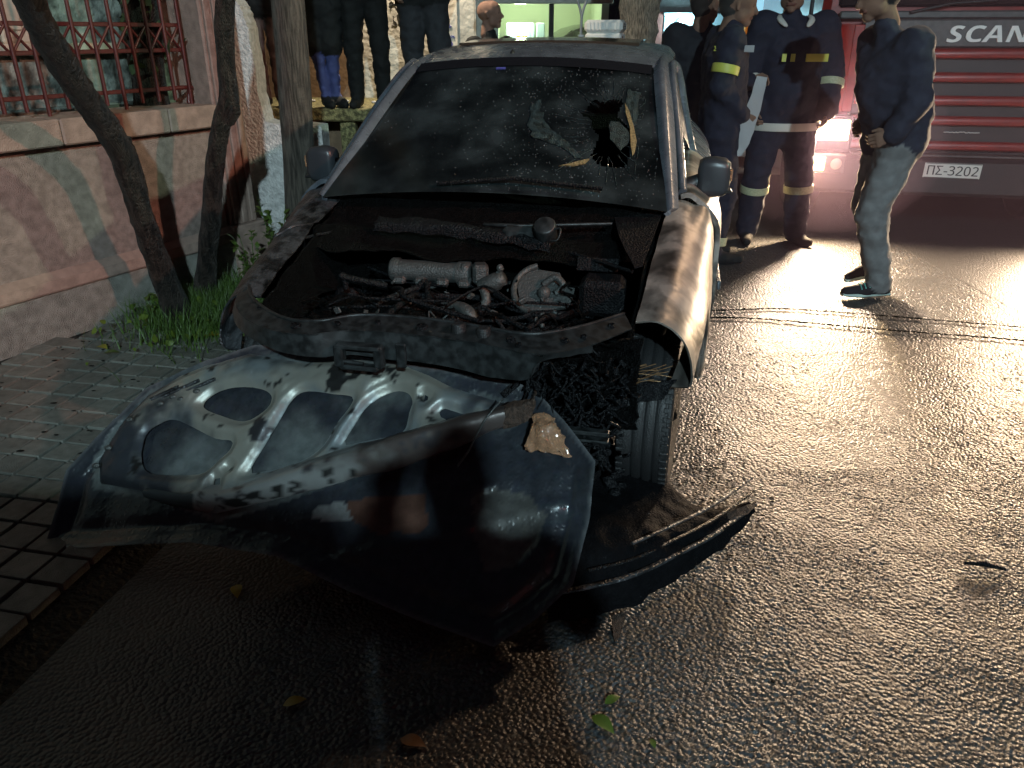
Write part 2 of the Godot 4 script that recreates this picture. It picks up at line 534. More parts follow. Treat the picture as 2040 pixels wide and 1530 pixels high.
func lamps() -> void:
	street_lamp("cool white street lamp standing behind the photographer", Vector3(2.6, 0, 8.6), 6.1, Vector3(-1.0, 0, 0), "lamp_cool", Color(0.82, 0.96, 1.0), 115.0, 0.14)
	street_lamp("warm sodium street lamp beyond the right side of the fire engine", Vector3(7.6, 0, -9.5), 6.2, Vector3(-1.1, 0, 0.2), "lamp_warm", Color(1.0, 0.83, 0.66), 30.0, 0.15, Vector3(3.6, 0, -3.6), 21.0)
	street_lamp("pale greenish street lamp across the street to the right", Vector3(8.4, 0, -3.4), 5.2, Vector3(-1.0, 0, 0), "lamp_white", Color(0.85, 1.0, 0.86), 26.0, 0.10, Vector3(-2.3, 0.95, -4.6), 15.0)
	street_lamp("short lamp post with pinkish light to the right of the photographer", Vector3(6.6, 0, 1.2), 4.6, Vector3(-0.9, 0, 0), "lamp_warm", Color(1.0, 0.70, 0.60), 32.0, 0.10, Vector3(-2.3, 1.05, -4.6), 13.0)
	var t := thing("shop_sign", "glowing red box sign on a post behind the photographer", "sign", Vector3(4.2, 0, 5.0), 22.0)
	var g := Geo.new()
	g.tube([Vector3(0, 0, 0), Vector3(0, 3.4, 0)], 0.05, 10)
	put("post", g, M.galv, t)
	var b := Geo.new()
	b.box(Vector3(0, 3.2, 0), Vector3(0.9, 0.6, 0.14), 0.02)
	put("sign_case", b, M.black_plastic, t)
	var f := Geo.new()
	f.box(Vector3(0, 3.2, -0.08), Vector3(0.84, 0.54, 0.01))
	put("sign_face", f, M.sign_red, t)
	var al := AreaLight3D.new()
	al.name = "sign_light"
	al.area_size = Vector2(0.8, 0.5)
	al.light_color = Color(1.0, 0.42, 0.33)
	al.light_energy = 1.3
	al.shadow_enabled = true
	t.add_child(al)
	al.position = Vector3(0, 3.2, -0.1)
	al.rotation_degrees = Vector3(-8, 0, 0)

# ------------------------------------------------------------------ ground
const KA := Vector3(-1.1, 0, -2.85)
const U := Vector3(0.2035, 0, -0.9791)
const EX := Vector3(0.9791, 0, 0.2035)

func ground() -> void:
	var xs := PackedFloat32Array()
	var zs := PackedFloat32Array()
	var x := -60.0
	while x < 60.0:
		xs.append(x)
		x += 0.005 if x > -0.7 and x < 3.1 else (0.03 if x > -2.0 and x < 6.0 else (0.4 if absf(x) < 10 else 6.0))
	var z := 14.0
	while z > -120.0:
		zs.append(z)
		z -= 0.0042 if z < -1.0 and z > -2.6 else (0.009 if z < -1.0 and z > -4.0 else (0.016 if z < -1.0 and z > -6.4 else (0.1 if z < 0 and z > -9.0 else (1.0 if z > -20 else 8.0))))
	var st := FastNoiseLite.new()
	st.noise_type = FastNoiseLite.TYPE_CELLULAR
	st.frequency = 0.104
	st.fractal_type = FastNoiseLite.FRACTAL_NONE
	st.cellular_return_type = FastNoiseLite.RETURN_DISTANCE
	st.seed = 5
	var cv: FastNoiseLite = st.duplicate()
	cv.cellular_return_type = FastNoiseLite.RETURN_CELL_VALUE
	var s2: FastNoiseLite = st.duplicate()
	s2.frequency = 0.17
	s2.seed = 9
	var un := FastNoiseLite.new()
	un.frequency = 0.004
	un.fractal_octaves = 4
	var lg := FastNoiseLite.new()
	lg.frequency = 0.0014
	lg.fractal_octaves = 3
	lg.seed = 12
	var n := xs.size()
	var v := PackedVector3Array()
	var c := PackedColorArray()
	v.resize(n * zs.size())
	c.resize(n * zs.size())
	var i := 0
	for zz in zs:
		var fz := zz < -1.0 and zz > -6.4
		for xx in xs:
			var h := 0.0
			var base := 0.036
			var warm := 1.0
			if fz and xx > -0.7 and xx < 3.1:
				var mx := xx * 1000.0
				var mz := zz * 1000.0
				var d := st.get_noise_2d(mx, mz)
				var q := cv.get_noise_2d(mx, mz)
				var wv := un.get_noise_2d(mx, mz)
				var mix := smoothstep(-0.25, 0.35, wv + 0.5 * q)
				var patch_ := clampf(0.85 + 0.9 * lg.get_noise_2d(mx, mz), 0.4, 1.15)
				h = -0.0085 * patch_ * (d + 0.75) * (0.7 + 0.5 * q) * mix - 0.0065 * patch_ * (s2.get_noise_2d(mx, mz) + 0.75) * (1.0 - mix) + 0.003 * wv - 0.001
				base = (0.040 + 0.032 * maxf(q, -0.5)) * (0.7 + 0.35 * patch_)
				warm = 1.0 + 0.16 * sin(q * 37.0)
			v[i] = Vector3(xx, h, zz)
			c[i] = Color(base * warm, base, base * (2.0 - warm))
			i += 1
	var nn := PackedVector3Array()
	nn.resize(v.size())
	for r in zs.size():
		var r0 := maxi(r - 1, 0) * n
		var r1 := mini(r + 1, zs.size() - 1) * n
		for k in n:
			var a := v[r * n + mini(k + 1, n - 1)] - v[r * n + maxi(k - 1, 0)]
			var b := v[r1 + k] - v[r0 + k]
			nn[r * n + k] = a.cross(b).normalized()
	var ix := PackedInt32Array()
	ix.resize((n - 1) * (zs.size() - 1) * 6)
	i = 0
	for r in zs.size() - 1:
		for k in n - 1:
			var a := r * n + k
			ix[i] = a
			ix[i + 1] = a + n
			ix[i + 2] = a + n + 1
			ix[i + 3] = a
			ix[i + 4] = a + n + 1
			ix[i + 5] = a + 1
			i += 6
	var arr := []
	arr.resize(Mesh.ARRAY_MAX)
	arr[Mesh.ARRAY_VERTEX] = v
	arr[Mesh.ARRAY_NORMAL] = nn
	arr[Mesh.ARRAY_COLOR] = c
	arr[Mesh.ARRAY_INDEX] = ix
	var m := ArrayMesh.new()
	m.add_surface_from_arrays(Mesh.PRIMITIVE_TRIANGLES, arr)
	struct(put("road", m, M.asphalt))

func seam(pts: Array, w: float, sd: int) -> void:
	rng.seed = sd
	var g := Geo.new()
	var p := smooth_path(pts, 60)
	var rows := []
	for q in p:
		var ww := w * rng.randf_range(0.25, 1.3)
		var o := rng.randf_range(-0.006, 0.006)
		rows.append(PackedVector3Array([q + Vector3(0, 0, -ww + o), q + Vector3(0, 0, ww + o)]))
	g.grid(rows)
	struct(put("road_crack", g, M.tar))

func pavement() -> void:
	rng.seed = 11
	var root := Node3D.new()
	root.name = "pavement"
	struct(root)
	add_child(root)
	var bed := Geo.new()
	var a := KA + U * 14.0
	var b := KA - U * 8.0
	var rows := []
	var nz := FastNoiseLite.new()
	nz.frequency = 2.0
	for i in 60:
		var row := PackedVector3Array()
		for k in 40:
			var p := b.lerp(a, i / 59.0) - EX * (0.005 + k * 0.1)
			p.y = 0.034 + 0.004 * nz.get_noise_2d(p.x * 3, p.z * 3)
			row.append(p)
		rows.append(row)
	bed.grid(rows)
	for i in 59:
		bed.quad(rows[i][0], rows[i + 1][0], Vector3(rows[i + 1][0].x + 0.14, -0.012, rows[i + 1][0].z), Vector3(rows[i][0].x + 0.14, -0.012, rows[i][0].z))
	put("paving_bed", bed, M.bed, root)
	var meshes := []
	for k in 3:
		var g := Geo.new()
		g.box(Vector3(0, 0.0, 0), Vector3(0.117 - k * 0.002, 0.04, 0.117 - k * 0.0015), 0.002)
		meshes.append(g.mesh())
	var t := 0.128
	for i in range(-3, 24):
		for j in range(0, 13):
			var p := KA - EX * (0.02 + t * (j + 0.5)) + U * (t * (i + 0.5) - 1.05)
			# stay on the street's side of the garden wall
			if (p - Vector3(-2.624, 0, -3.643)).dot(Vector3(0.8791, 0, 0.4766)) < 0.06:
				continue
			if i > 17 and j < 5:
				continue
			var o := MeshInstance3D.new()
			o.name = "tile"
			o.mesh = meshes[rng.randi() % 3]
			o.set_surface_override_material(0, M["tile%d" % (rng.randi() % 4)])
			root.add_child(o, true)
			o.position = p + Vector3(0, 0.041 + rng.randf_range(-0.003, 0.003), 0)
			o.rotation_degrees = Vector3(rng.randf_range(-0.8, 0.8), -11.74 + 90 * (rng.randi() % 4) + rng.randf_range(-0.6, 0.6), rng.randf_range(-0.8, 0.8))

# ------------------------------------------------------------------ wall, railing, house, pillar (frame: x along the wall, z out of its face)
const WT := 61.54
const WB := Vector3(-2.624, 0, -3.643)

func walls() -> void:
	var t := thing("garden_wall", "rendered pink garden wall with stone coping and plinth", "wall", WB, WT)
	var g := Geo.new()
	var rows := []
	for i in 12:
		var row := PackedVector3Array()
		for k in 80:
			row.append(Vector3(-3.4 + k * 0.063, 0.39 + i * (1.03 - 0.39) / 11.0, 0))
		rows.append(row)
	g.sheet(dent(rows, 0.006, 3.0, 4, Vector3.BACK), 0.28, Vector3.BACK)
	put("render", g, M.render, t)
	g = Geo.new()
	g.box(Vector3(-0.9, 0.15, -0.12), Vector3(5.0, 0.31, 0.30), 0.006)
	put("plinth", g, M.plinth, t)
	g = Geo.new()
	g.prism(PackedVector2Array([Vector2(0.0, 0.30), Vector2(0.045, 0.30), Vector2(0.05, 0.31), Vector2(0.05, 0.365), Vector2(0.0, 0.40)]), Transform3D(Basis(Vector3(0, 0, 1), Vector3(0, 1, 0), Vector3(-1, 0, 0)), Vector3(-3.4, 0, 0)), 5.2)
	put("plinth_ledge", g, M.stone_trim, t)
	var s := -3.4
	rng.seed = 3
	while s < 1.58:
		var l := minf(0.66, 1.585 - s)
		g = Geo.new()
		g.box(Vector3(s + l / 2, 1.092, -0.11), Vector3(l - 0.004, 0.13, 0.36), 0.008)
		put("coping_stone", g, M.stone_trim, t)
		s += l
	# railing
	var r := thing("iron_railing", "dark red iron railing with crossed bars on top of the wall", "railing", WB, WT)
	for y in [1.252, 1.463, 1.598]:
		g = Geo.new()
		g.box(Vector3(-0.8, y, -0.12), Vector3(4.7, 0.022, 0.016), 0.003)
		put("rail", g, M.rail_red, r)
	var bar := Geo.new()
	bar.tube([Vector3(0, 1.185, 0), Vector3(0, 1.6, 0), Vector3(0, 2.05, 0)], 0.011, 8)
	bar.lathe([Vector2(0.001, 2.15), Vector2(0.012, 2.08), Vector2(0.014, 2.05), Vector2(0.004, 2.04)], Transform3D(), 6)
	var bm := bar.mesh()
	for k in 26:
		var o := put("bar", bm, M.rail_red, r)
		o.position = Vector3(-1.32 + k * 0.1145, 0 if k % 4 != 1 else -0.06, -0.12 + 0.012)
		if k < 25:
			for q in [-1, 1]:
				g = Geo.new()
				g.tube([Vector3(0.009, 1.5305 - q * 0.06, 0), Vector3(0.1055, 1.5305 + q * 0.06, 0)], 0.0075, 6)
				var cb := put("cross_bar", g, M.rail_red, r)
				cb.position = Vector3(-1.32 + k * 0.1145, 0, -0.118 + q * 0.006)
	g = Geo.new()
	g.tube(smooth_path([Vector3(1.40, 1.252, -0.12), Vector3(1.5, 1.252, -0.12), Vector3(1.58, 1.25, -0.13)], 4), 0.014, 6)
	g.tube([Vector3(1.55, 1.25, -0.12), Vector3(1.53, 1.16, -0.12)], 0.012, 6)
	put("bracket", g, M.rail_red, r)
	# the house behind
	var h := thing("house_front", "pale house front with cream shutters behind the railing", "house", WB, WT)
	g = Geo.new()
	g.box(Vector3(-0.6, 0.55, -1.35), Vector3(6.6, 1.1, 0.2), 0.01)
	g.box(Vector3(-0.6, 3.0, -1.42), Vector3(6.6, 3.8, 0.2), 0.0)
	put("wall", g, M.house, h)
	g = Geo.new()
	g.box(Vector3(-0.6, 1.46, -1.28), Vector3(6.6, 0.07, 0.12), 0.006)
	put("sill", g, M.cream, h)
	for k in 9:
		g = Geo.new()
		g.box(Vector3(-1.4 + k * 0.34, 2.42, -1.29), Vector3(0.315, 1.85, 0.045), 0.012)
		for q in 2:
			g.box(Vector3(-1.4 + k * 0.34 - 0.075 + q * 0.15, 2.42, -1.262), Vector3(0.1, 1.7, 0.02), 0.008)
		put("shutter", g, M.cream, h)
	g = Geo.new()
	g.box(Vector3(-0.6, 0.0, -0.75), Vector3(6.6, 2.0, 0.9), 0.0)
	g = Geo.new()
	# rough garden bank behind the railing
	var bk := []
	for i in 8:
		var row := PackedVector3Array()
		for k in 50:
			row.append(Vector3(-3.2 + k * 0.1, 0.8 + i * 0.02, -0.32 - i * 0.13))
		bk.append(row)
	g.grid(dent(bk, 0.05, 4.0, 8))
	struct(put("garden_bank", g, M.bed)).transform = h.transform
	# gate pillar with pilaster trims
	var p := thing("gate_pillar", "pink gate pillar with grooved trims at the end of the wall", "pillar", WB, WT)
	g = Geo.new()
	g.box(Vector3(1.72, 1.45, -0.16), Vector3(0.235, 2.9, 0.34), 0.01)
	put("shaft", g, M.stone_trim, p)
	for q in [1.645, 1.715, 1.79]:
		g = Geo.new()
		g.box(Vector3(q, 1.65, 0.02), Vector3(0.045, 2.5, 0.02), 0.006)
		put("trim", g, M.stone_trim, p)
	g = Geo.new()
	g.box(Vector3(1.73, 0.2, -0.1), Vector3(0.30, 0.395, 0.33), 0.01)
	put("base", g, M.stone_trim, p)
	# pale plaster wall past the pillar, its end broken off
	var pw := thing("broken_plaster_wall", "white plaster wall with broken ragged end beside the utility pole", "wall", Vector3.ZERO)
	rng.seed = 21
	var top := [Vector2(-1.86, 1.78), Vector2(-1.805, 1.70), Vector2(-1.775, 1.58), Vector2(-1.77, 1.38), Vector2(-1.765, 1.12), Vector2(-1.74, 0.985), Vector2(-1.60, 0.965), Vector2(-1.35, 0.955)]
	var poly := PackedVector2Array([Vector2(-1.35, 0.0), Vector2(-2.1, 0.0), Vector2(-2.1, 2.3), Vector2(-1.9, 2.2)])
	for i in top.size() - 1:
		for k in 5:
			var q: Vector2 = top[i].lerp(top[i + 1], k / 5.0)
			poly.append(q + Vector2(rng.randf_range(-0.008, 0.008), rng.randf_range(-0.006, 0.006)))
	poly.append(top[-1])
	g = Geo.new()
	g.prism(poly, Transform3D(Basis(), Vector3(0, 0, -5.7)), 0.22)
	put("plaster", g, M.plaster, pw)

# ------------------------------------------------------------------ trees, pole, plants
func trunk(called: String, label: String, cat: String, path: Array, rad: Array, m: String, lump: float, sd: int) -> Node3D:
	var o: Vector3 = path[0]
	var t := thing(called, label, cat, o)
	var g := Geo.new()
	var p := smooth_path(path.map(func(q): return q - o), 6)
	var rr := smooth_path(rad, 6)
	g.tube(p, rr, 18)
	var nz := FastNoiseLite.new()
	nz.seed = sd
	nz.frequency = 9.0
	for i in g.v.size():
		var q: Vector3 = g.v[i]
		g.v[i] = q + Vector3(nz.get_noise_3d(q.x * 1.5, q.y * 0.5, q.z * 1.5), 0, nz.get_noise_3d(q.z * 1.5, q.y * 0.5, q.x * 1.5)) * lump
	put("trunk", g, M[m], t)
	return t

func leafy(count: int, at: Vector3, r: Vector3, size: float, sd: int) -> Array:
	rng.seed = sd
	var out := []
	for i in count:
		var d := Vector3(rng.randfn(0, 0.5), rng.randfn(0, 0.5), rng.randfn(0, 0.5))
		var b := Basis.from_euler(Vector3(rng.randf() * TAU, rng.randf() * TAU, rng.randf() * TAU)).scaled(Vector3.ONE * size * rng.randf_range(0.6, 1.3))
		out.append(Transform3D(b, at + d * r))
	return out

func leaf_mesh(l := 1.0, w := 0.45, curl := 0.15) -> ArrayMesh:
	var g := Geo.new()
	var rows := []
	for i in 7:
		var t := i / 6.0
		var hw := w * 0.5 * sin(PI * pow(t, 0.8)) + 0.004
		var y := curl * sin(t * 3.0) * l
		rows.append(PackedVector3Array([Vector3(-hw, y + curl * 0.4 * hw / w, t * l), Vector3(0, y, t * l), Vector3(hw, y + curl * 0.6 * hw / w, t * l)]))
	g.grid(rows)
	return g.mesh()

func plants() -> void:
	var t1 := trunk("street_tree", "bare street tree leaning left over the wall with cut branch stub", "tree", [Vector3(-1.834, 0.03, -4.05), Vector3(-1.872, 0.207, -4.05), Vector3(-1.898, 0.381, -4.04), Vector3(-1.907, 0.557, -4.0), Vector3(-1.912, 0.789, -3.95), Vector3(-1.909, 0.994, -3.9), Vector3(-1.921, 1.162, -3.8), Vector3(-1.914, 1.301, -3.65), Vector3(-1.895, 1.446, -3.5), Vector3(-1.859, 1.564, -3.35), Vector3(-1.799, 1.657, -3.2), Vector3(-1.717, 1.766, -3.0), Vector3(-1.6, 1.95, -2.8), Vector3(-1.5, 2.4, -2.6), Vector3(-1.5, 3.2, -2.5)],
		[0.088, 0.07, 0.066, 0.062, 0.06, 0.062, 0.062, 0.06, 0.058, 0.055, 0.052, 0.05, 0.048, 0.045, 0.03], "bark", 0.016, 3)
	var o := Vector3(-1.834, 0.03, -4.05)
	var g := Geo.new()
	g.tube([Vector3(-1.905, 0.95, -3.92) - o, Vector3(-1.885, 1.04, -3.9) - o, Vector3(-1.88, 1.095, -3.9) - o], [0.04, 0.028, 0.025], 10)
	put("branch_stub", g, M.bark, t1)
	trunk("street_tree", "slim bare street tree standing upright in front of the gate pillar", "tree", [Vector3(-1.861, 0.03, -4.4), Vector3(-1.796, 0.283, -4.38), Vector3(-1.709, 0.585, -4.35), Vector3(-1.644, 0.839, -4.33), Vector3(-1.553, 1.106, -4.3), Vector3(-1.487, 1.257, -4.3), Vector3(-1.475, 1.474, -4.3), Vector3(-1.434, 1.705, -4.3), Vector3(-1.394, 1.882, -4.3), Vector3(-1.35, 2.6, -4.2), Vector3(-1.3, 3.3, -4.2)],
		[0.075, 0.058, 0.054, 0.052, 0.05, 0.052, 0.046, 0.044, 0.042, 0.035, 0.02], "bark", 0.014, 7)
	var t2: Node3D = get_node("street_tree2") if has_node("street_tree2") else get_child(get_child_count() - 1)
	g = Geo.new()
	g.tube([Vector3(0.35, 1.10, 0.10), Vector3(0.41, 1.15, 0.13), Vector3(0.415, 1.18, 0.135)], [0.035, 0.026, 0.022], 9)
	put("branch_stub", g, M.bark, t2)
	trunk("utility_pole", "weathered wooden utility pole behind the burnt car", "pole", [Vector3(-1.42, 0.0, -5.0), Vector3(-1.368, 0.5, -5.0), Vector3(-1.325, 1.2, -5.0), Vector3(-1.307, 1.73, -5.0), Vector3(-1.29, 3.0, -5.0), Vector3(-1.27, 6.5, -5.0)], [0.1, 0.098, 0.098, 0.096, 0.09, 0.08], "pole_wood", 0.006, 9)
	trunk("plane_tree", "thick pale ridged tree trunk beyond the car roof", "tree", [Vector3(1.2, 0, -9), Vector3(1.25, 0.6, -9), Vector3(1.3, 1.3, -9), Vector3(1.36, 1.9, -9), Vector3(1.45, 2.8, -9), Vector3(1.5, 4.0, -9)], [0.34, 0.25, 0.21, 0.215, 0.25, 0.2], "bark_pale", 0.11, 15)
	# dark trunk and foliage behind the railing's end
	var dk := trunk("garden_tree", "dark garden tree behind the end of the railing", "tree", [Vector3(-2.2, 0.8, -5.0), Vector3(-2.2, 1.3, -5.0), Vector3(-2.17, 1.8, -5.02), Vector3(-2.15, 2.6, -5.05)], [0.12, 0.10, 0.10, 0.07], "bark", 0.03, 19)
	var lf := leaf_mesh(1.0, 0.5, 0.12)
	scatter("crown", lf, M.foliage, leafy(260, Vector3(0.02, 1.0, 0.0), Vector3(0.12, 0.5, 0.15), 0.08, 4), dk)
	# grass and weeds round the tree feet
	var bl := Geo.new()
	var rows := []
	for i in 5:
		var t := i / 4.0
		var w := 0.035 * (1.0 - t) + 0.002
		rows.append(PackedVector3Array([Vector3(-w, t, t * t * 0.45), Vector3(0, t, t * t * 0.45 - 0.01), Vector3(w, t, t * t * 0.45)]))
	bl.grid(rows)
	rng.seed = 77
	var xf := []
	for i in 6500:
		var q := Vector3(rng.randfn(-1.72, 0.17), 0.04, rng.randfn(-4.25, 0.22))
		if rng.randf() < 0.2:
			q = Vector3(rng.randfn(-1.45, 0.12), 0.04, rng.randfn(-4.75, 0.25))
		if (q - WB).dot(Vector3(0.8791, 0, 0.4766)) < 0.08 or q.x > -1.05:
			continue
		var s := rng.randf_range(0.05, 0.19)
		xf.append(Transform3D(Basis.from_euler(Vector3(rng.randfn(0, 0.25), rng.randf() * TAU, rng.randfn(0, 0.25))).scaled(Vector3(s * 0.8, s, s)), q))
	scatter("grass", bl.mesh(), M.grass, xf)
	xf = leafy(420, Vector3(-1.72, 0.09, -4.2), Vector3(0.42, 0.06, 0.42), 0.045, 6).filter(func(q): return (q.origin - WB).dot(Vector3(0.8791, 0, 0.4766)) > 0.06 and q.origin.x < -1.05 and q.origin.y > 0.045)
	scatter("ground_cover", leaf_mesh(1.0, 0.6, 0.12), M.ground_leaf, xf)
	var spots := [[Vector3(-1.52, 0.04, -4.85), 0.62, "tall leafy weed growing against the gate pillar"], [Vector3(-1.62, 0.04, -4.62), 0.42, "shorter weed growing between the slim tree and the pillar"], [Vector3(-1.45, 0.04, -4.5), 0.3, "low bushy weed beside the burnt car's left flank"], [Vector3(-1.98, 0.04, -4.1), 0.24, "small weed sprouting at the leaning tree's foot"]]
	for k in spots.size():
		var t := thing("weed_plant", spots[k][2], "weed", spots[k][0], 0, "weeds by the wall")
		var h: float = spots[k][1]
		rng.seed = 50 + k
		var st := Geo.new()
		var lx := []
		for q in 4:
			var tip := Vector3(rng.randf_range(-0.12, 0.12), h * rng.randf_range(0.75, 1.05), rng.randf_range(-0.08, 0.1))
			st.tube([Vector3(rng.randf_range(-0.02, 0.02), 0, 0), tip * 0.5 + Vector3(0.01, 0.02, 0), tip], [0.004, 0.003, 0.0015], 5)
			for w in 22:
				var f := rng.randf_range(0.15, 1.0)
				lx.append(Transform3D(Basis.from_euler(Vector3(rng.randf_range(-0.9, 0.3), rng.randf() * TAU, 0)).scaled(Vector3.ONE * rng.randf_range(0.035, 0.07)), tip * f))
		put("stem", st, M.grass, t)
		scatter("leaves", lf, M.leaf_green, lx, t)
	# fallen leaves
	var fl := [
		[Vector3(0.20, 0.004, -1.40), 0.075, 40.0, "leaf_green", "broad green leaf on the wet road in the right foreground"],
		[Vector3(0.235, 0.004, -1.435), 0.05, 120.0, "leaf_green", "small torn green leaf touching the broad green leaf"],
		[Vector3(0.335, 0.004, -1.33), 0.03, 10.0, "leaf_green", "tiny green leaf scrap right of the broad green leaf"],
		[Vector3(-0.27, 0.004, -1.33), 0.07, 70.0, "leaf_brown", "half brown leaf in the shadow near the bottom edge"],
		[Vector3(-0.58, 0.004, -1.43), 0.06, 110.0, "leaf_yellow", "narrow yellow leaf lying in the dark foreground"],
		[Vector3(-0.85, 0.004, -1.90), 0.07, 20.0, "leaf_yellow", "curled yellow leaf on the road under the bonnet's edge"],
		[Vector3(-1.66, 0.07, -3.86), 0.12, 95.0, "leaf_yellow", "long bright yellow leaf beside the car's front corner"],
		[Vector3(-1.76, 0.07, -3.93), 0.09, 80.0, "leaf_yellow", "yellow leaf at the edge of the grass"],
		[Vector3(-2.16, 0.07, -3.72), 0.09, 60.0, "leaf_yellow", "yellow green leaf on the paving by the wall foot"],
		[Vector3(-2.08, 0.07, -3.62), 0.08, 100.0, "leaf_green", "green leaf on the paving left of the grass"],
		[Vector3(-2.45, 0.07, -3.0), 0.05, 30.0, "leaf_yellow", "little yellow leaf alone on the left paving"]]
	for f in fl:
		var o2 := put("fallen_leaf", leaf_mesh(1.0, 0.5, 0.12), M[f[3]])
		tag(o2, f[4], "leaf", "fallen leaves")
		o2.position = f[0]
		o2.scale = Vector3.ONE * f[1]
		o2.rotation_degrees.y = f[2]

# ------------------------------------------------------------------ the burnt car (frame: x across, y up, L rearward along -z, origin under the front axle)
func C(x: float, y: float, l: float) -> Vector3:
	return Vector3(x, y, -l)

func CP(a: Array) -> Array:
	return a.map(func(q): return Vector3(q[0], q[1], -q[2]))

func mirror_rows(ctrl: Array) -> Array:
	return ctrl.map(func(r): return r.map(func(q): return Vector3(-q.x, q.y, q.z)))

func wheel(parent: Node3D, at: Vector3, turn: float, side: float) -> void:
	var w := Node3D.new()
	w.name = "wheel"
	parent.add_child(w, true)
	w.position = at
	w.rotation_degrees.y = turn
	var g := Geo.new()
	var prof := [Vector2(0.19, -0.075), Vector2(0.25, -0.092), Vector2(0.285, -0.092), Vector2(0.298, -0.08)]
	for k in 4:
		var c := -0.054 + k * 0.036
		prof += [Vector2(0.301, c - 0.012), Vector2(0.301, c + 0.010), Vector2(0.293, c + 0.012), Vector2(0.293, c + 0.020)]
	prof += [Vector2(0.298, 0.082), Vector2(0.285, 0.092), Vector2(0.25, 0.092), Vector2(0.19, 0.075)]
	var xf := Transform3D(Basis(Vector3(0, 0, 1), Vector3(1, 0, 0), Vector3(0, 1, 0)), Vector3.ZERO)
	g.lathe(prof, xf, 64)
	for k in 60:
		var a := TAU * k / 60.0
		var b := Basis(Vector3.RIGHT, a)
		for q in [-1, 1]:
			g.box(b * Vector3(q * 0.074, 0.2995, 0), Vector3(0.026, 0.010, 0.018), 0.002, b)
	put("tyre", g, M.rubber, w)
	g = Geo.new()
	g.lathe([Vector2(0.2, -0.07), Vector2(0.19, -0.05), Vector2(0.185, 0.04), Vector2(0.2, 0.074), Vector2(0.195, 0.078), Vector2(0.18, 0.06)], xf, 40)
	var sx := side * 0.045
	for k in 7:
		var b := Basis(Vector3.RIGHT, TAU * k / 7.0)
		g.box(b * Vector3(sx, 0.11, 0), Vector3(0.02, 0.17, 0.035), 0.006, b)
	g.lathe([Vector2(0.001, sx - 0.015), Vector2(0.055, sx - 0.012), Vector2(0.06, sx + 0.012), Vector2(0.03, sx + 0.02), Vector2(0.001, sx + 0.02)], xf, 20)
	put("rim", g, M.burnt_steel, w)

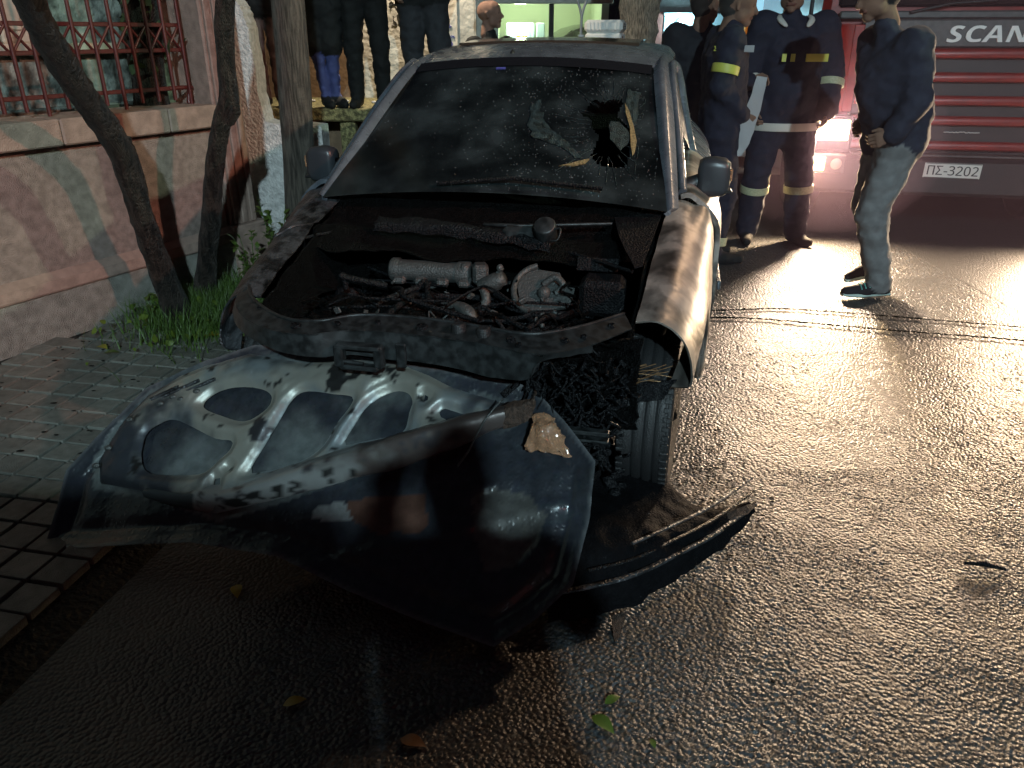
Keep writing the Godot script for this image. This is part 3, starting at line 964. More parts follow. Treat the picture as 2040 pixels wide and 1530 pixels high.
func burnt_car() -> void:
	var t := thing("burnt_car", "silver hatchback burnt out at the front, its bonnet torn off", "car", Vector3(-0.175, 0, -2.687), -11.74)
	var g: Geo
	# --- roof and windscreen
	var roof := []
	for s in [[1.355, 1.398, 0.575], [1.45, 1.425, 0.595], [1.7, 1.468, 0.605], [2.0, 1.492, 0.61], [2.4, 1.498, 0.61], [2.8, 1.478, 0.60], [3.15, 1.42, 0.585], [3.3, 1.36, 0.57]]:
		var w: float = s[2]
		roof.append([C(-w - 0.03, s[1] - 0.045, s[0] + 0.02), C(-w + 0.02, s[1] - 0.006, s[0] + 0.01), C(-w * 0.5, s[1] + 0.018, s[0] - 0.03), C(0, s[1] + 0.025, s[0] - 0.04), C(w * 0.5, s[1] + 0.018, s[0] - 0.03), C(w - 0.02, s[1] - 0.006, s[0] + 0.01), C(w + 0.03, s[1] - 0.045, s[0] + 0.02)])
	g = Geo.new()
	g.sheet(patch(roof, 5, 5), 0.012)
	put("roof", g, M.silver, t)
	var sr := []
	for l in [1.86, 2.0, 2.2, 2.5]:
		var row := []
		for k in 9:
			var x := -0.5 + k * 0.122
			var yy := lerpf(1.484, 1.505, clampf((l - 1.7) / 0.5, 0, 1)) + 0.026 * (1.0 - pow(absf(x) / 0.62, 2)) * 0.9 + 0.006
			row.append(C(x, yy, l - 0.04 * (1.0 - pow(x / 0.62, 2))))
		sr.append(row)
	g = Geo.new()
	g.sheet(patch(sr, 3, 2), 0.014)
	put("sunroof_panel", g, M.sunroof, t)
	g = Geo.new()
	g.lathe([Vector2(0.024, 0.0), Vector2(0.022, 0.012), Vector2(0.016, 0.03), Vector2(0.008, 0.042), Vector2(0.001, 0.046)], Transform3D(Basis().scaled(Vector3(0.8, 1, 1.5)), C(-0.13, 1.435, 1.5)), 14)
	put("antenna_base", g, M.black_plastic, t)
	# windscreen: a bowed sheet with the broken hole cut out of it
	var A := C(0, 0.936, 0.383)
	var D := (C(0, 1.406, 1.367) - A)
	var up := Vector3.RIGHT.cross(D).normalized()
	if up.y < 0:
		up = -up
	var ll := D.length()
	D = D / ll
	var WS := func(x: float, s: float, off: float) -> Vector3:
		var f := s / ll
		var half := lerpf(0.704, 0.575, f)
		return A + Vector3.RIGHT * x + D * s + up * (off + 0.055 * (1.0 - pow(x / half, 2)) * (1.0 - 0.3 * f))
	var hole := PackedVector2Array([Vector2(0.290, 0.625), Vector2(0.315, 0.66), Vector2(0.325, 0.715), Vector2(0.345, 0.75), Vector2(0.362, 0.725), Vector2(0.386, 0.735), Vector2(0.41, 0.755), Vector2(0.455, 0.77), Vector2(0.468, 0.73), Vector2(0.455, 0.70), Vector2(0.452, 0.62), Vector2(0.505, 0.55), Vector2(0.525, 0.46), Vector2(0.53, 0.36), Vector2(0.522, 0.25), Vector2(0.47, 0.235), Vector2(0.41, 0.245), Vector2(0.375, 0.30), Vector2(0.385, 0.40), Vector2(0.39, 0.45), Vector2(0.352, 0.52), Vector2(0.34, 0.585), Vector2(0.305, 0.60)])
	g = Geo.new()
	var nx := 150
	var ny := 110
	var id := PackedInt32Array()
	id.resize((nx + 1) * (ny + 1))
	for j in ny + 1:
		for i in nx + 1:
			var s: float = ll * j / ny
			var half := lerpf(0.70, 0.575, float(j) / ny)
			id[j * (nx + 1) + i] = g.vx(WS.call(lerpf(-half, half, float(i) / nx), s, 0.0))
	for j in ny:
		for i in nx:
			var s: float = ll * (j + 0.5) / ny
			var half := lerpf(0.70, 0.575, (j + 0.5) / ny)
			if Geometry2D.is_point_in_polygon(Vector2(lerpf(-half, half, (i + 0.5) / nx), s), hole):
				continue
			var a := id[j * (nx + 1) + i]
			var b := id[j * (nx + 1) + i + 1]
			var c2 := id[(j + 1) * (nx + 1) + i + 1]
			var d2 := id[(j + 1) * (nx + 1) + i]
			g.ix.append_array(PackedInt32Array([a, b, c2, a, c2, d2]))
	put("windscreen", g, M.glass_sooty, t)
	var ws_piece := func(called: String, poly: Array, off: float, m: String, steps: int) -> void:
		var q := Geo.new()
		var pp := PackedVector2Array()
		for k in poly.size():
			for e in steps:
				pp.append((poly[k] as Vector2).lerp(poly[(k + 1) % poly.size()], float(e) / steps) + Vector2(rng.randf_range(-0.007, 0.007), rng.randf_range(-0.007, 0.007)) * (1.0 if steps > 1 else 0.0))
		var tr := Geometry2D.triangulate_polygon(pp)
		if tr.is_empty():
			pp = PackedVector2Array(poly)
			tr = Geometry2D.triangulate_polygon(pp)
		for z in [off, off - 0.004]:
			var b0 := q.v.size()
			for u in pp:
				q.vx(WS.call(u.x, u.y, z))
			for k in range(0, tr.size(), 3):
				q.ix.append_array(PackedInt32Array([b0 + tr[k], b0 + tr[k + 1], b0 + tr[k + 2]]))
		put(called, q, M[m], t)
	rng.seed = 8
	ws_piece.call("crazed_glass", [Vector2(0.066, 0.655), Vector2(0.10, 0.72), Vector2(0.115, 0.62), Vector2(0.17, 0.50), Vector2(0.27, 0.38), Vector2(0.355, 0.27), Vector2(0.32, 0.275), Vector2(0.22, 0.36), Vector2(0.12, 0.40), Vector2(0.08, 0.5)], 0.004, "glass_crazed", 4)
	ws_piece.call("crazed_glass", [Vector2(0.47, 0.86), Vector2(0.53, 0.84), Vector2(0.54, 0.6), Vector2(0.525, 0.5), Vector2(0.50, 0.62), Vector2(0.48, 0.74)], 0.004, "glass_crazed", 4)
	ws_piece.call("hanging_shard", [Vector2(0.426, 0.555), Vector2(0.47, 0.55), Vector2(0.505, 0.512), Vector2(0.517, 0.419), Vector2(0.489, 0.345), Vector2(0.44, 0.42)], 0.016, "glass_crazed", 3)
	ws_piece.call("charred_strip", [Vector2(0.474, 0.731), Vector2(0.50, 0.66), Vector2(0.527, 0.552), Vector2(0.549, 0.44), Vector2(0.548, 0.36), Vector2(0.541, 0.33), Vector2(0.528, 0.40), Vector2(0.512, 0.54), Vector2(0.485, 0.65)], 0.008, "strip_char", 3)
	ws_piece.call("charred_strip", [Vector2(0.26, 0.20), Vector2(0.33, 0.245), Vector2(0.375, 0.27), Vector2(0.362, 0.235), Vector2(0.31, 0.21)], 0.006, "strip_char", 2)
	ws_piece.call("sticker", [Vector2(-0.16, 1.0), Vector2(-0.115, 1.0), Vector2(-0.115, 0.985), Vector2(-0.16, 0.985)], 0.006, "ink_blue", 1)
	g = Geo.new()
	for k in 34:
		var a := TAU * k / 34.0 + rng.randf_range(-0.1, 0.1)
		var o := Vector2(0.43 + 0.09 * cos(a), 0.52 + 0.22 * sin(a))
		var pts := []
		for q in 5:
			var w := o + Vector2(cos(a), sin(a)) * q * rng.randf_range(0.01, 0.055) + Vector2(rng.randf_range(-0.008, 0.008), rng.randf_range(-0.008, 0.008))
			pts.append(WS.call(clampf(w.x, -0.6, 0.56), clampf(w.y, 0.02, ll - 0.02), 0.002))
		g.tube(pts, 0.0011, 4)
	stuff(put("crack_lines", g, M.glass_crazed, t))
	# black band along the top and the rubber at the foot
	g = Geo.new()
	var band := []
	for s in [ll - 0.075, ll - 0.03, ll + 0.012]:
		var row := PackedVector3Array()
		for k in 31:
			row.append(WS.call(lerpf(-0.57, 0.57, k / 30.0), s, 0.005))
		band.append(row)
	g.grid(band)
	put("screen_band", g, M.cab_glass, t)
	# drops on the glass
	rng.seed = 31
	var drop := Geo.new()
	drop.ball(Vector3.ZERO, Vector3.ONE, 4)
	var dm := drop.mesh()
	var dx := []
	for k in 1150:
		var x := rng.randf_range(-0.66, 0.66)
		if rng.randf() < 0.8:
			x = clampf(rng.randfn(0.3, 0.22), -0.66, 0.64)
		var s := rng.randf_range(0.02, 0.98 * ll)
		if Geometry2D.is_point_in_polygon(Vector2(x, s), hole) or absf(x) > lerpf(0.68, 0.56, s / ll):
			continue
		var r := rng.randf_range(0.0010, 0.0027)
		dx.append(Transform3D(Basis(Vector3.RIGHT, Vector3.RIGHT.cross(D) * -1.0, D).orthonormalized().scaled(Vector3(r, r, r)), WS.call(x, s, r * 0.4)))
	scatter("drops", dm, M.water, dx, t)
	# wiper arm lying at the foot of the glass
	g = Geo.new()
	g.tube([WS.call(-0.2, 0.03, 0.02), WS.call(0.1, 0.055, 0.035), WS.call(0.45, 0.045, 0.03)], 0.008, 6)
	put("wiper", g, M.sootblack, t)
	# --- pillars, fenders, doors on both sides
	for side in [1.0, -1.0]:
		var mir := func(rows: Array) -> Array:
			return rows if side > 0 else mirror_rows(rows)
		var pm: Material = M.silver
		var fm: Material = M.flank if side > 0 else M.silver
		# A pillar
		var ap := [CP([[0.688, 0.925, 0.40], [0.715, 0.945, 0.40], [0.742, 0.94, 0.44]]), CP([[0.66, 1.05, 0.63], [0.69, 1.07, 0.63], [0.722, 1.06, 0.68]]), CP([[0.622, 1.21, 0.94], [0.655, 1.235, 0.94], [0.692, 1.22, 1.0]]), CP([[0.588, 1.345, 1.22], [0.625, 1.372, 1.24], [0.663, 1.352, 1.30]]), CP([[0.575, 1.405, 1.42], [0.612, 1.433, 1.46], [0.652, 1.41, 1.50]]), CP([[0.578, 1.45, 1.8], [0.615, 1.465, 1.8], [0.655, 1.43, 1.8]]), CP([[0.583, 1.47, 2.3], [0.62, 1.482, 2.3], [0.66, 1.445, 2.3]]), CP([[0.57, 1.43, 3.0], [0.61, 1.43, 3.0], [0.65, 1.39, 3.0]])]
		g = Geo.new()
		g.sheet(patch(mir.call(ap), 6, 4), 0.02)
		put("pillar", g, pm, t)
		# front fender
		var fe := [CP([[0.635, 0.735, -0.31], [0.715, 0.737, -0.305], [0.795, 0.665, -0.30], [0.825, 0.535, -0.30], [0.755, 0.52, -0.295]]),
			CP([[0.650, 0.785, -0.12], [0.735, 0.79, -0.12], [0.815, 0.725, -0.12], [0.855, 0.63, -0.14], [0.80, 0.625, -0.14]]),
			CP([[0.660, 0.815, 0.05], [0.750, 0.825, 0.05], [0.832, 0.76, 0.05], [0.868, 0.655, 0.02], [0.81, 0.65, 0.02]]),
			CP([[0.675, 0.86, 0.22], [0.765, 0.865, 0.22], [0.850, 0.79, 0.22], [0.885, 0.60, 0.24], [0.82, 0.59, 0.25]]),
			CP([[0.695, 0.915, 0.40], [0.778, 0.91, 0.40], [0.870, 0.82, 0.40], [0.90, 0.38, 0.36], [0.83, 0.36, 0.37]]),
			CP([[0.712, 0.945, 0.56], [0.79, 0.94, 0.56], [0.885, 0.845, 0.56], [0.905, 0.25, 0.52], [0.84, 0.24, 0.52]])]
		g = Geo.new()
		g.sheet(dent(patch(mir.call(fe), 8, 8), 0.006, 5.0, 3 if side > 0 else 4), 0.006, Vector3(side, 0.5, 0))
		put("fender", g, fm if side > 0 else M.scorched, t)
		# front door skin with the gap before it, rear door and quarter
		var secs := [[0.575, 1.70, "front_door"], [1.715, 2.55, "rear_door"], [2.565, 3.45, "rear_quarter"]]
		for sc in secs:
			var dr := []
			for k in 5:
				var l: float = lerpf(sc[0], sc[1], k / 4.0)
				var tp := 1.0 - 0.10 * pow(maxf(0.0, l - 2.6), 2)
				var bu := 0.0 if l < 0.7 else 0.012
				dr.append(CP([[0.745 * tp, 0.955 + 0.04 * l / 1.7, l], [0.80 * tp, 0.955 + 0.04 * l / 1.7, l], [(0.903 + bu) * tp, 0.865 + 0.02 * l / 1.7, l], [(0.918 + bu) * tp, 0.70, l], [(0.913 + bu) * tp, 0.45, l], [0.88 * tp, 0.24, l]]))
			g = Geo.new()
			g.sheet(dent(patch(mir.call(dr), 6, 5), 0.005, 3.5, 12), 0.02, Vector3(side, 0.4, 0))
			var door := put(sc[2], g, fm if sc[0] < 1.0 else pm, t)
			if sc[2] == "front_door":
				# window frame: a bent strip leaning in, with wet glass inside
				var fr := smooth_path(CP([[0.752, 0.965, 0.60], [0.735, 1.06, 0.78], [0.700, 1.22, 1.06], [0.672, 1.34, 1.30], [0.66, 1.395, 1.46], [0.664, 1.408, 1.56], [0.69, 1.37, 1.64], [0.735, 1.2, 1.68], [0.795, 0.985, 1.69]]), 5)
				if side < 0:
					fr = fr.map(func(q): return Vector3(-q.x, q.y, q.z))
				var q := Geo.new()
				q.tube(fr, 0.02, 8, true, 1.4)
				put("window_frame", q, M.silver, door)
				q = Geo.new()
				var ctr := Vector3(side * 0.735, 1.13, -1.3)
				var gl := []
				for f in [0.0, 0.35, 0.7, 0.95]:
					var row := PackedVector3Array()
					for p in fr:
						row.append(ctr.lerp(p, f) + Vector3(-0.006 * side, 0, 0))
					gl.append(row)
				q.grid(gl)
				put("window_glass", q, M.glass_side, door)
				q = Geo.new()
				q.box(Vector3(side * 0.93, 0.80, -1.5), Vector3(0.03, 0.03, 0.17), 0.01)
				put("handle", q, M.silver, door)
				q = Geo.new()
				q.box(Vector3(side * 0.937, 0.58, -1.1), Vector3(0.016, 0.04, 0.9), 0.006)
				put("rub_strip", q, M.silver, door)
			else:
				var q := Geo.new()
				var a0: float = sc[0] + 0.06
				var b0: float = sc[1] - (0.06 if sc[2] == "rear_door" else 0.35)
				q.sheet([PackedVector3Array([C(side * 0.75, 1.0, a0), C(side * 0.74, 1.0, b0)]), PackedVector3Array([C(side * 0.66, 1.40, a0), C(side * 0.645, 1.37, b0)])], 0.01, Vector3(side, 0, 0))
				put("window_glass", q, M.cab_glass, door)
		# mirror
		g = Geo.new()
		var mb := []
		for s in [[0.035, 0.03, 0.03], [0.04, 0.07, 0.066], [0.06, 0.085, 0.078], [0.10, 0.09, 0.082], [0.145, 0.085, 0.076], [0.165, 0.07, 0.06], [0.17, 0.02, 0.02]]:
			var row := PackedVector3Array()
			for k in 20:
				var a := TAU * k / 20.0
				row.append(Vector3(side * (0.775 + s[0]), 1.005 + s[2] * signf(sin(a)) * pow(absf(sin(a)), 0.5) + 0.0, -0.80 - s[1] * 0.62 * signf(cos(a)) * pow(absf(cos(a)), 0.5)))
			mb.append(row)
		g.grid(mb, true)
		var mr := put("mirror", g, M.mirror_shell, t)
		g = Geo.new()
		g.tube([Vector3(side * 0.755, 0.955, -0.78), Vector3(side * 0.80, 0.975, -0.79), Vector3(side * 0.83, 0.985, -0.80)], [0.035, 0.03, 0.03], 8, true, 1.2)
		g.box(Vector3(side * 0.88, 0.952, -0.795), Vector3(0.15, 0.012, 0.085), 0.004)
		put("mirror_foot", g, M.black_plastic, mr)
		g = Geo.new()
		g.box(Vector3(side * 0.946, 1.02, -0.775), Vector3(0.008, 0.05, 0.03), 0.003)
		put("mirror_lens", g, M.lens, mr)
		# inner apron of the engine bay
		g = Geo.new()
		g.sheet(dent(patch(mir.call([CP([[0.62, 0.70, -0.36], [0.61, 0.55, -0.36], [0.55, 0.33, -0.36]]), CP([[0.635, 0.79, 0.0], [0.60, 0.60, 0.0], [0.50, 0.34, 0.0]]), CP([[0.66, 0.87, 0.38], [0.62, 0.62, 0.40], [0.52, 0.34, 0.42]])]), 8, 6), 0.02, 6.0, 6), 0.01, Vector3(-side, 0, 0))
		put("apron", g, M.char, t)
		wheel(t, C(side * 0.705, 0.30, 0.0), -4.0, side)
		wheel(t, C(side * 0.72, 0.30, 2.45), 0.0, side)
		# burnt wheel arch liner
		g = Geo.new()
		var lr := []
		for k in 13:
			var a := PI * (0.42 + 0.52 * k / 12.0)
			lr.append(PackedVector3Array([C(side * 0.56, 0.30 + 0.36 * sin(a), -0.36 * cos(a)), C(side * 0.70, 0.30 + 0.365 * sin(a), -0.365 * cos(a)), C(side * 0.845, 0.30 + 0.36 * sin(a), -0.36 * cos(a))]))
		g.sheet(dent(lr, 0.02, 7.0, 9), 0.008)
		put("wheel_arch_liner", g, M.char, t)
	# floor, firewall, tail
	g = Geo.new()
	g.box(C(0, 0.26, 1.7), Vector3(1.6, 0.06, 3.4), 0.02)
	put("underbody", g, M.char, t)
	g = Geo.new()
	var fw := []
	for k in 5:
		var row := []
		for i in 9:
			row.append(C(-0.66 + i * 0.165, 0.28 + k * 0.145, 0.42 + 0.03 * sin(i * 1.7 + k)))
		fw.append(row)
	g.sheet(dent(patch(fw, 4, 3), 0.025, 6.0, 17), 0.01, Vector3.BACK)
	put("firewall", g, M.char, t)
	g = Geo.new()
	g.sheet(patch([CP([[-0.6, 0.4, 3.52], [0, 0.4, 3.58], [0.6, 0.4, 3.52]]), CP([[-0.72, 0.9, 3.5], [0, 0.92, 3.56], [0.72, 0.9, 3.5]]), CP([[-0.57, 1.36, 3.28], [0, 1.40, 3.3], [0.57, 1.36, 3.28]])], 5, 5), 0.02, Vector3.FORWARD)
	put("tailgate", g, M.silver, t)
	# cabin: seats and dashboard, charred
	g = Geo.new()
	g.box(C(0, 0.84, 0.62), Vector3(1.3, 0.16, 0.36), 0.05)
	put("dashboard", g, M.char, t)
	for sx in [-0.34, 0.34]:
		g = Geo.new()
		g.box(C(sx, 0.52, 1.5), Vector3(0.46, 0.14, 0.5), 0.05)
		g.box(C(sx, 0.86, 1.78), Vector3(0.46, 0.62, 0.14), 0.05, Basis(Vector3.RIGHT, 0.25))
		put("seat", g, M.char, t)
	# --- scuttle below the windscreen
	rng.seed = 40
	var cw := []
	for l in [0.10, 0.22, 0.30, 0.36, 0.41]:
		var row := []
		for i in 12:
			var x := -0.68 + i * 0.1236
			var y := {0.10: 0.79, 0.22: 0.845, 0.30: 0.835, 0.36: 0.87, 0.41: 0.925}[l] as float
			row.append(C(x, y + rng.randf_range(-0.018, 0.018), l + 0.06 * pow(absf(x), 2) + 0.02 + rng.randf_range(-0.02, 0.02)))
		cw.append(row)
	g = Geo.new()
	g.sheet(dent(patch(cw, 4, 4), 0.014, 9.0, 23), 0.006)
	put("scuttle", g, M.char, t)
	g = Geo.new()
	g.sheet(dent(patch([CP([[-0.42, 0.895, 0.27], [-0.2, 0.90, 0.24], [0.1, 0.885, 0.20], [0.3, 0.86, 0.16]]), CP([[-0.42, 0.885, 0.22], [-0.2, 0.888, 0.20], [0.1, 0.875, 0.165], [0.3, 0.85, 0.13]]), CP([[-0.42, 0.85, 0.21], [-0.2, 0.855, 0.19], [0.1, 0.84, 0.155], [0.3, 0.82, 0.125]])], 4, 10), 0.016, 11.0, 2), 0.004)
	put("scuttle_rail", g, M.sootblack, t)
	g = Geo.new()
	g.lathe([Vector2(0.001, 0.05), Vector2(0.035, 0.05), Vector2(0.042, 0.04), Vector2(0.042, -0.03), Vector2(0.03, -0.05)], Transform3D(Basis(Vector3.RIGHT, 0.7), C(0.27, 0.885, 0.17)), 20)
	g.tube(smooth_path(CP([[0.29, 0.90, 0.14], [0.33, 0.915, 0.12], [0.325, 0.88, 0.10], [0.30, 0.875, 0.10]]), 5), 0.004, 6)
	g.box(C(0.17, 0.875, 0.2), Vector3(0.13, 0.05, 0.07), 0.015)
	put("wiper_motor", g, M.burnt_steel, t)
	g = Geo.new()
	g.tube([C(0.02, 0.89, 0.24), C(0.17, 0.90, 0.2), C(0.5, 0.90, 0.30)], 0.007, 6)
	put("wiper_linkage", g, M.burnt_steel, t)
	# torn corner pieces left and right
	g = Geo.new()
	g.sheet(dent(patch([CP([[-0.80, 0.83, 0.12], [-0.73, 0.865, 0.16], [-0.66, 0.87, 0.24]]), CP([[-0.79, 0.875, 0.28], [-0.72, 0.90, 0.34], [-0.655, 0.905, 0.38]]), CP([[-0.76, 0.925, 0.42], [-0.70, 0.94, 0.46], [-0.645, 0.935, 0.47]])], 6, 6), 0.012, 12.0, 5), 0.006)
	put("torn_corner", g, M.scorched, t)
	g = Geo.new()
	g.sheet(patch([CP([[0.50, 0.90, 0.42], [0.60, 0.915, 0.47], [0.685, 0.925, 0.50]]), CP([[0.54, 0.87, 0.20], [0.605, 0.88, 0.24], [0.665, 0.895, 0.28]]), CP([[0.61, 0.83, -0.03], [0.62, 0.832, -0.02], [0.635, 0.835, -0.01]])], 5, 5), 0.006)
	put("corner_plate", g, M.sootblack, t)
	# --- engine bay
	g = Geo.new()
	var fl := []
	for i in 9:
		var row := []
		for k in 13:
			row.append(C(-0.6 + k * 0.1, 0.36 + rng.randf_range(0, 0.09), -0.36 + i * 0.097))
		fl.append(row)
	g.sheet(dent(patch(fl, 3, 3), 0.03, 9.0, 27), 0.01)
	put("bay_floor", g, M.char, t)
	g = Geo.new()
	g.box(C(-0.25, 0.50, 0.02), Vector3(0.62, 0.20, 0.34), 0.03)
	g.box(C(-0.27, 0.615, -0.02), Vector3(0.52, 0.045, 0.16), 0.015)
	for k in 7:
		g.box(C(-0.48 + k * 0.075, 0.64, -0.03), Vector3(0.012, 0.012, 0.15), 0.003)
	put("engine_block", g, M.char, t)
	g = Geo.new()
	var mx := Transform3D(Basis(Vector3(0, 0, 1), Vector3(1, 0, 0), Vector3(0, 1, 0)), C(-0.16, 0.725, 0.13))
	g.lathe([Vector2(0.001, -0.165), Vector2(0.038, -0.165), Vector2(0.046, -0.155), Vector2(0.046, -0.13), Vector2(0.040, -0.125), Vector2(0.040, 0.10), Vector2(0.046, 0.105), Vector2(0.046, 0.15), Vector2(0.03, 0.155), Vector2(0.001, 0.155)], mx, 26)
	for k in 4:
		g.box(C(-0.28 + k * 0.085, 0.70, 0.10), Vector3(0.05, 0.03, 0.05), 0.01, Basis(Vector3.RIGHT, 0.5))
	g.ball(C(-0.025, 0.745, 0.11), Vector3(0.022, 0.025, 0.022), 6)
	put("intake_manifold", g, M.alloy, t)
	g = Geo.new()
	g.box(C(0.035, 0.735, 0.11), Vector3(0.06, 0.075, 0.07), 0.012, Basis(Vector3.UP, 0.3))
	g.lathe([Vector2(0.001, -0.05), Vector2(0.034, -0.05), Vector2(0.034, 0.02), Vector2(0.026, 0.03), Vector2(0.026, 0.05), Vector2(0.001, 0.05)], Transform3D(Basis(Vector3.BACK, -1.1), C(0.09, 0.71, 0.08)), 18)
	g.ball(C(0.115, 0.765, 0.09), Vector3(0.014, 0.016, 0.014), 6)
	g.tube([C(0.10, 0.74, 0.09), C(0.125, 0.765, 0.10)], 0.008, 6)
	g.tube(smooth_path([C(0.06, 0.69, 0.06), C(0.075, 0.655, 0.03), C(0.055, 0.63, 0.02)], 3), 0.018, 8)
	put("throttle_body", g, M.alloy, t)
	g = Geo.new()
	g.tube(smooth_path([C(-0.08, 0.635, 0.0), C(-0.02, 0.645, -0.02), C(0.03, 0.63, -0.05), C(0.045, 0.60, -0.06)], 4), [0.018, 0.018, 0.018, 0.018, 0.02, 0.022, 0.024, 0.026, 0.026, 0.026, 0.026, 0.026, 0.026], 12)
	put("coolant_pipe", g, M.alloy, t)
	g = Geo.new()
	g.box(C(0.50, 0.70, 0.05), Vector3(0.16, 0.13, 0.14), 0.02)
	g.box(C(0.47, 0.79, 0.12), Vector3(0.15, 0.05, 0.012), 0.003, Basis(Vector3.RIGHT, -0.5))
	put("fuse_box", g, M.sootblack, t)
	rng.seed = 404
	for k in 34:
		g = Geo.new()
		var p := C(rng.randf_range(-0.5, 0.5), rng.randf_range(0.56, 0.70), rng.randf_range(-0.3, 0.26))
		var q := C(rng.randf_range(-0.5, 0.5), rng.randf_range(0.52, 0.70), rng.randf_range(-0.3, 0.3))
		var md := (p + q) * 0.5 + Vector3(rng.randf_range(-0.1, 0.1), rng.randf_range(-0.02, 0.06), rng.randf_range(-0.1, 0.1))
		g.tube(smooth_path([p, p.lerp(md, 0.6) + Vector3(0, 0.02, 0), md, q], 6), rng.randf_range(0.004, 0.013), 7)
		put("hose", g, M.sootblack, t)
	g = Geo.new()
	var pl := PackedVector2Array([Vector2(-0.075, 0.07), Vector2(-0.03, 0.085), Vector2(0.055, 0.085), Vector2(0.09, 0.03), Vector2(0.125, 0.03), Vector2(0.12, -0.05), Vector2(0.05, -0.075), Vector2(-0.02, -0.09), Vector2(-0.06, -0.06), Vector2(-0.085, 0.0)])
	var bx := Transform3D(Basis(Vector3.RIGHT, -0.85) * Basis(Vector3.BACK, -0.1), C(0.27, 0.70, 0.06))
	g.prism(pl, bx, 0.012)
	var cc := []
	for k in 12:
		var a := 1.9 + k * 0.24
		cc.append(bx * Vector3(0.0 + 0.095 * cos(a), 0.0 + 0.10 * sin(a), 0.008))
	g.tube(cc, 0.012, 7)
	g.tube(smooth_path([bx * Vector3(0.01, 0.02, 0.01), bx * Vector3(0.05, 0.045, 0.03), bx * Vector3(0.085, 0.02, 0.02), bx * Vector3(0.06, -0.01, 0.01)], 4), 0.013, 8)
	g.ball(bx * Vector3(0.02, -0.015, 0.01), Vector3(0.025, 0.025, 0.025), 6)
	put("mount_bracket", g, M.alloy, t)
	g = Geo.new()
	g.lathe([Vector2(0.001, 0.03), Vector2(0.05, 0.03), Vector2(0.06, 0.0), Vector2(0.055, -0.2)], Transform3D(Basis(), C(0.50, 0.60, 0.16)), 20)
	put("strut_tower", g, M.sootblack, t)
	g = Geo.new()
	g.lathe([Vector2(0.001, 0.03), Vector2(0.05, 0.03), Vector2(0.06, 0.0), Vector2(0.055, -0.2)], Transform3D(Basis(), C(-0.52, 0.60, 0.16)), 20)
	put("strut_tower", g, M.sootblack, t)
	# seal and wires round the bay, charred scraps in it
	g = Geo.new()
	g.tube(smooth_path(CP([[-0.74, 0.815, 0.08], [-0.62, 0.83, 0.22], [-0.487, 0.82, 0.36], [-0.2, 0.82, 0.36], [0.064, 0.82, 0.33], [0.25, 0.82, 0.24], [0.387, 0.81, 0.17], [0.601, 0.80, 0.02]]), 8), 0.007, 6)
	put("bay_seal", g, M.sootblack, t)
	g = Geo.new()
	rng.seed = 91
	for k in 80:
		var p := C(rng.randf_range(-0.55, 0.56), rng.randf_range(0.52, 0.68), rng.randf_range(-0.38, 0.3))
		var pts := [p]
		for q in 4:
			pts.append(pts[-1] + Vector3(rng.randf_range(-0.06, 0.06), rng.randf_range(-0.04, 0.035), rng.randf_range(-0.05, 0.05)))
		g.tube(smooth_path(pts, 3), rng.randf_range(0.002, 0.007), 5)
	for k in 120:
		g.box(C(rng.randf_range(-0.55, 0.56), rng.randf_range(0.45, 0.66), rng.randf_range(-0.4, 0.32)), Vector3(rng.randf_range(0.01, 0.06), rng.randf_range(0.003, 0.02), rng.randf_range(0.008, 0.035)), 0.002, Basis.from_euler(Vector3(rng.randf() * 6, rng.randf() * 6, rng.randf() * 6)))
	stuff(put("charred_scraps", g, M.char, t))
	g = Geo.new()
	for k in 40:
		g.box(C(rng.randf_range(-0.45, 0.5), rng.randf_range(0.62, 0.70), rng.randf_range(-0.3, 0.2)), Vector3(rng.randf_range(0.006, 0.03), rng.randf_range(0.004, 0.015), rng.randf_range(0.006, 0.03)), 0.003, Basis.from_euler(Vector3(rng.randf() * 6, rng.randf() * 6, rng.randf() * 6)))
	for k in 9:
		var p := C(rng.randf_range(-0.45, 0.5), 0.67, rng.randf_range(-0.25, 0.2))
		g.tube(smooth_path([p, p + Vector3(rng.randf_range(-0.05, 0.05), 0.02, rng.randf_range(-0.03, 0.03)), p + Vector3(rng.randf_range(-0.09, 0.09), -0.03, rng.randf_range(-0.06, 0.06))], 4), 0.003, 5)
	stuff(put("pale_scraps", g, M.alloy, t))
	# --- upper cross panel with its lip, holes, rubber mounts and the bonnet latch
	var rear := CP([[-0.715, 0.75, -0.235], [-0.64, 0.755, -0.36], [-0.53, 0.755, -0.475], [-0.41, 0.755, -0.555], [-0.30, 0.76, -0.565], [-0.20, 0.765, -0.505], [-0.05, 0.765, -0.49], [0.12, 0.765, -0.51], [0.25, 0.765, -0.545], [0.36, 0.765, -0.555], [0.48, 0.765, -0.47], [0.60, 0.77, -0.34]])
	var fold := CP([[-0.74, 0.735, -0.26], [-0.675, 0.74, -0.40], [-0.57, 0.74, -0.53], [-0.43, 0.74, -0.62], [-0.30, 0.745, -0.645], [-0.19, 0.75, -0.60], [-0.05, 0.75, -0.595], [0.12, 0.75, -0.605], [0.26, 0.75, -0.635], [0.385, 0.74, -0.665], [0.42, 0.748, -0.665], [0.53, 0.752, -0.575]])
	var top_fold := CP([[-0.74, 0.735, -0.26], [-0.675, 0.74, -0.40], [-0.57, 0.74, -0.53], [-0.43, 0.74, -0.62], [-0.30, 0.745, -0.645], [-0.19, 0.75, -0.60], [-0.05, 0.75, -0.595], [0.12, 0.75, -0.605], [0.26, 0.75, -0.635], [0.40, 0.745, -0.66], [0.52, 0.745, -0.56], [0.63, 0.75, -0.41]])
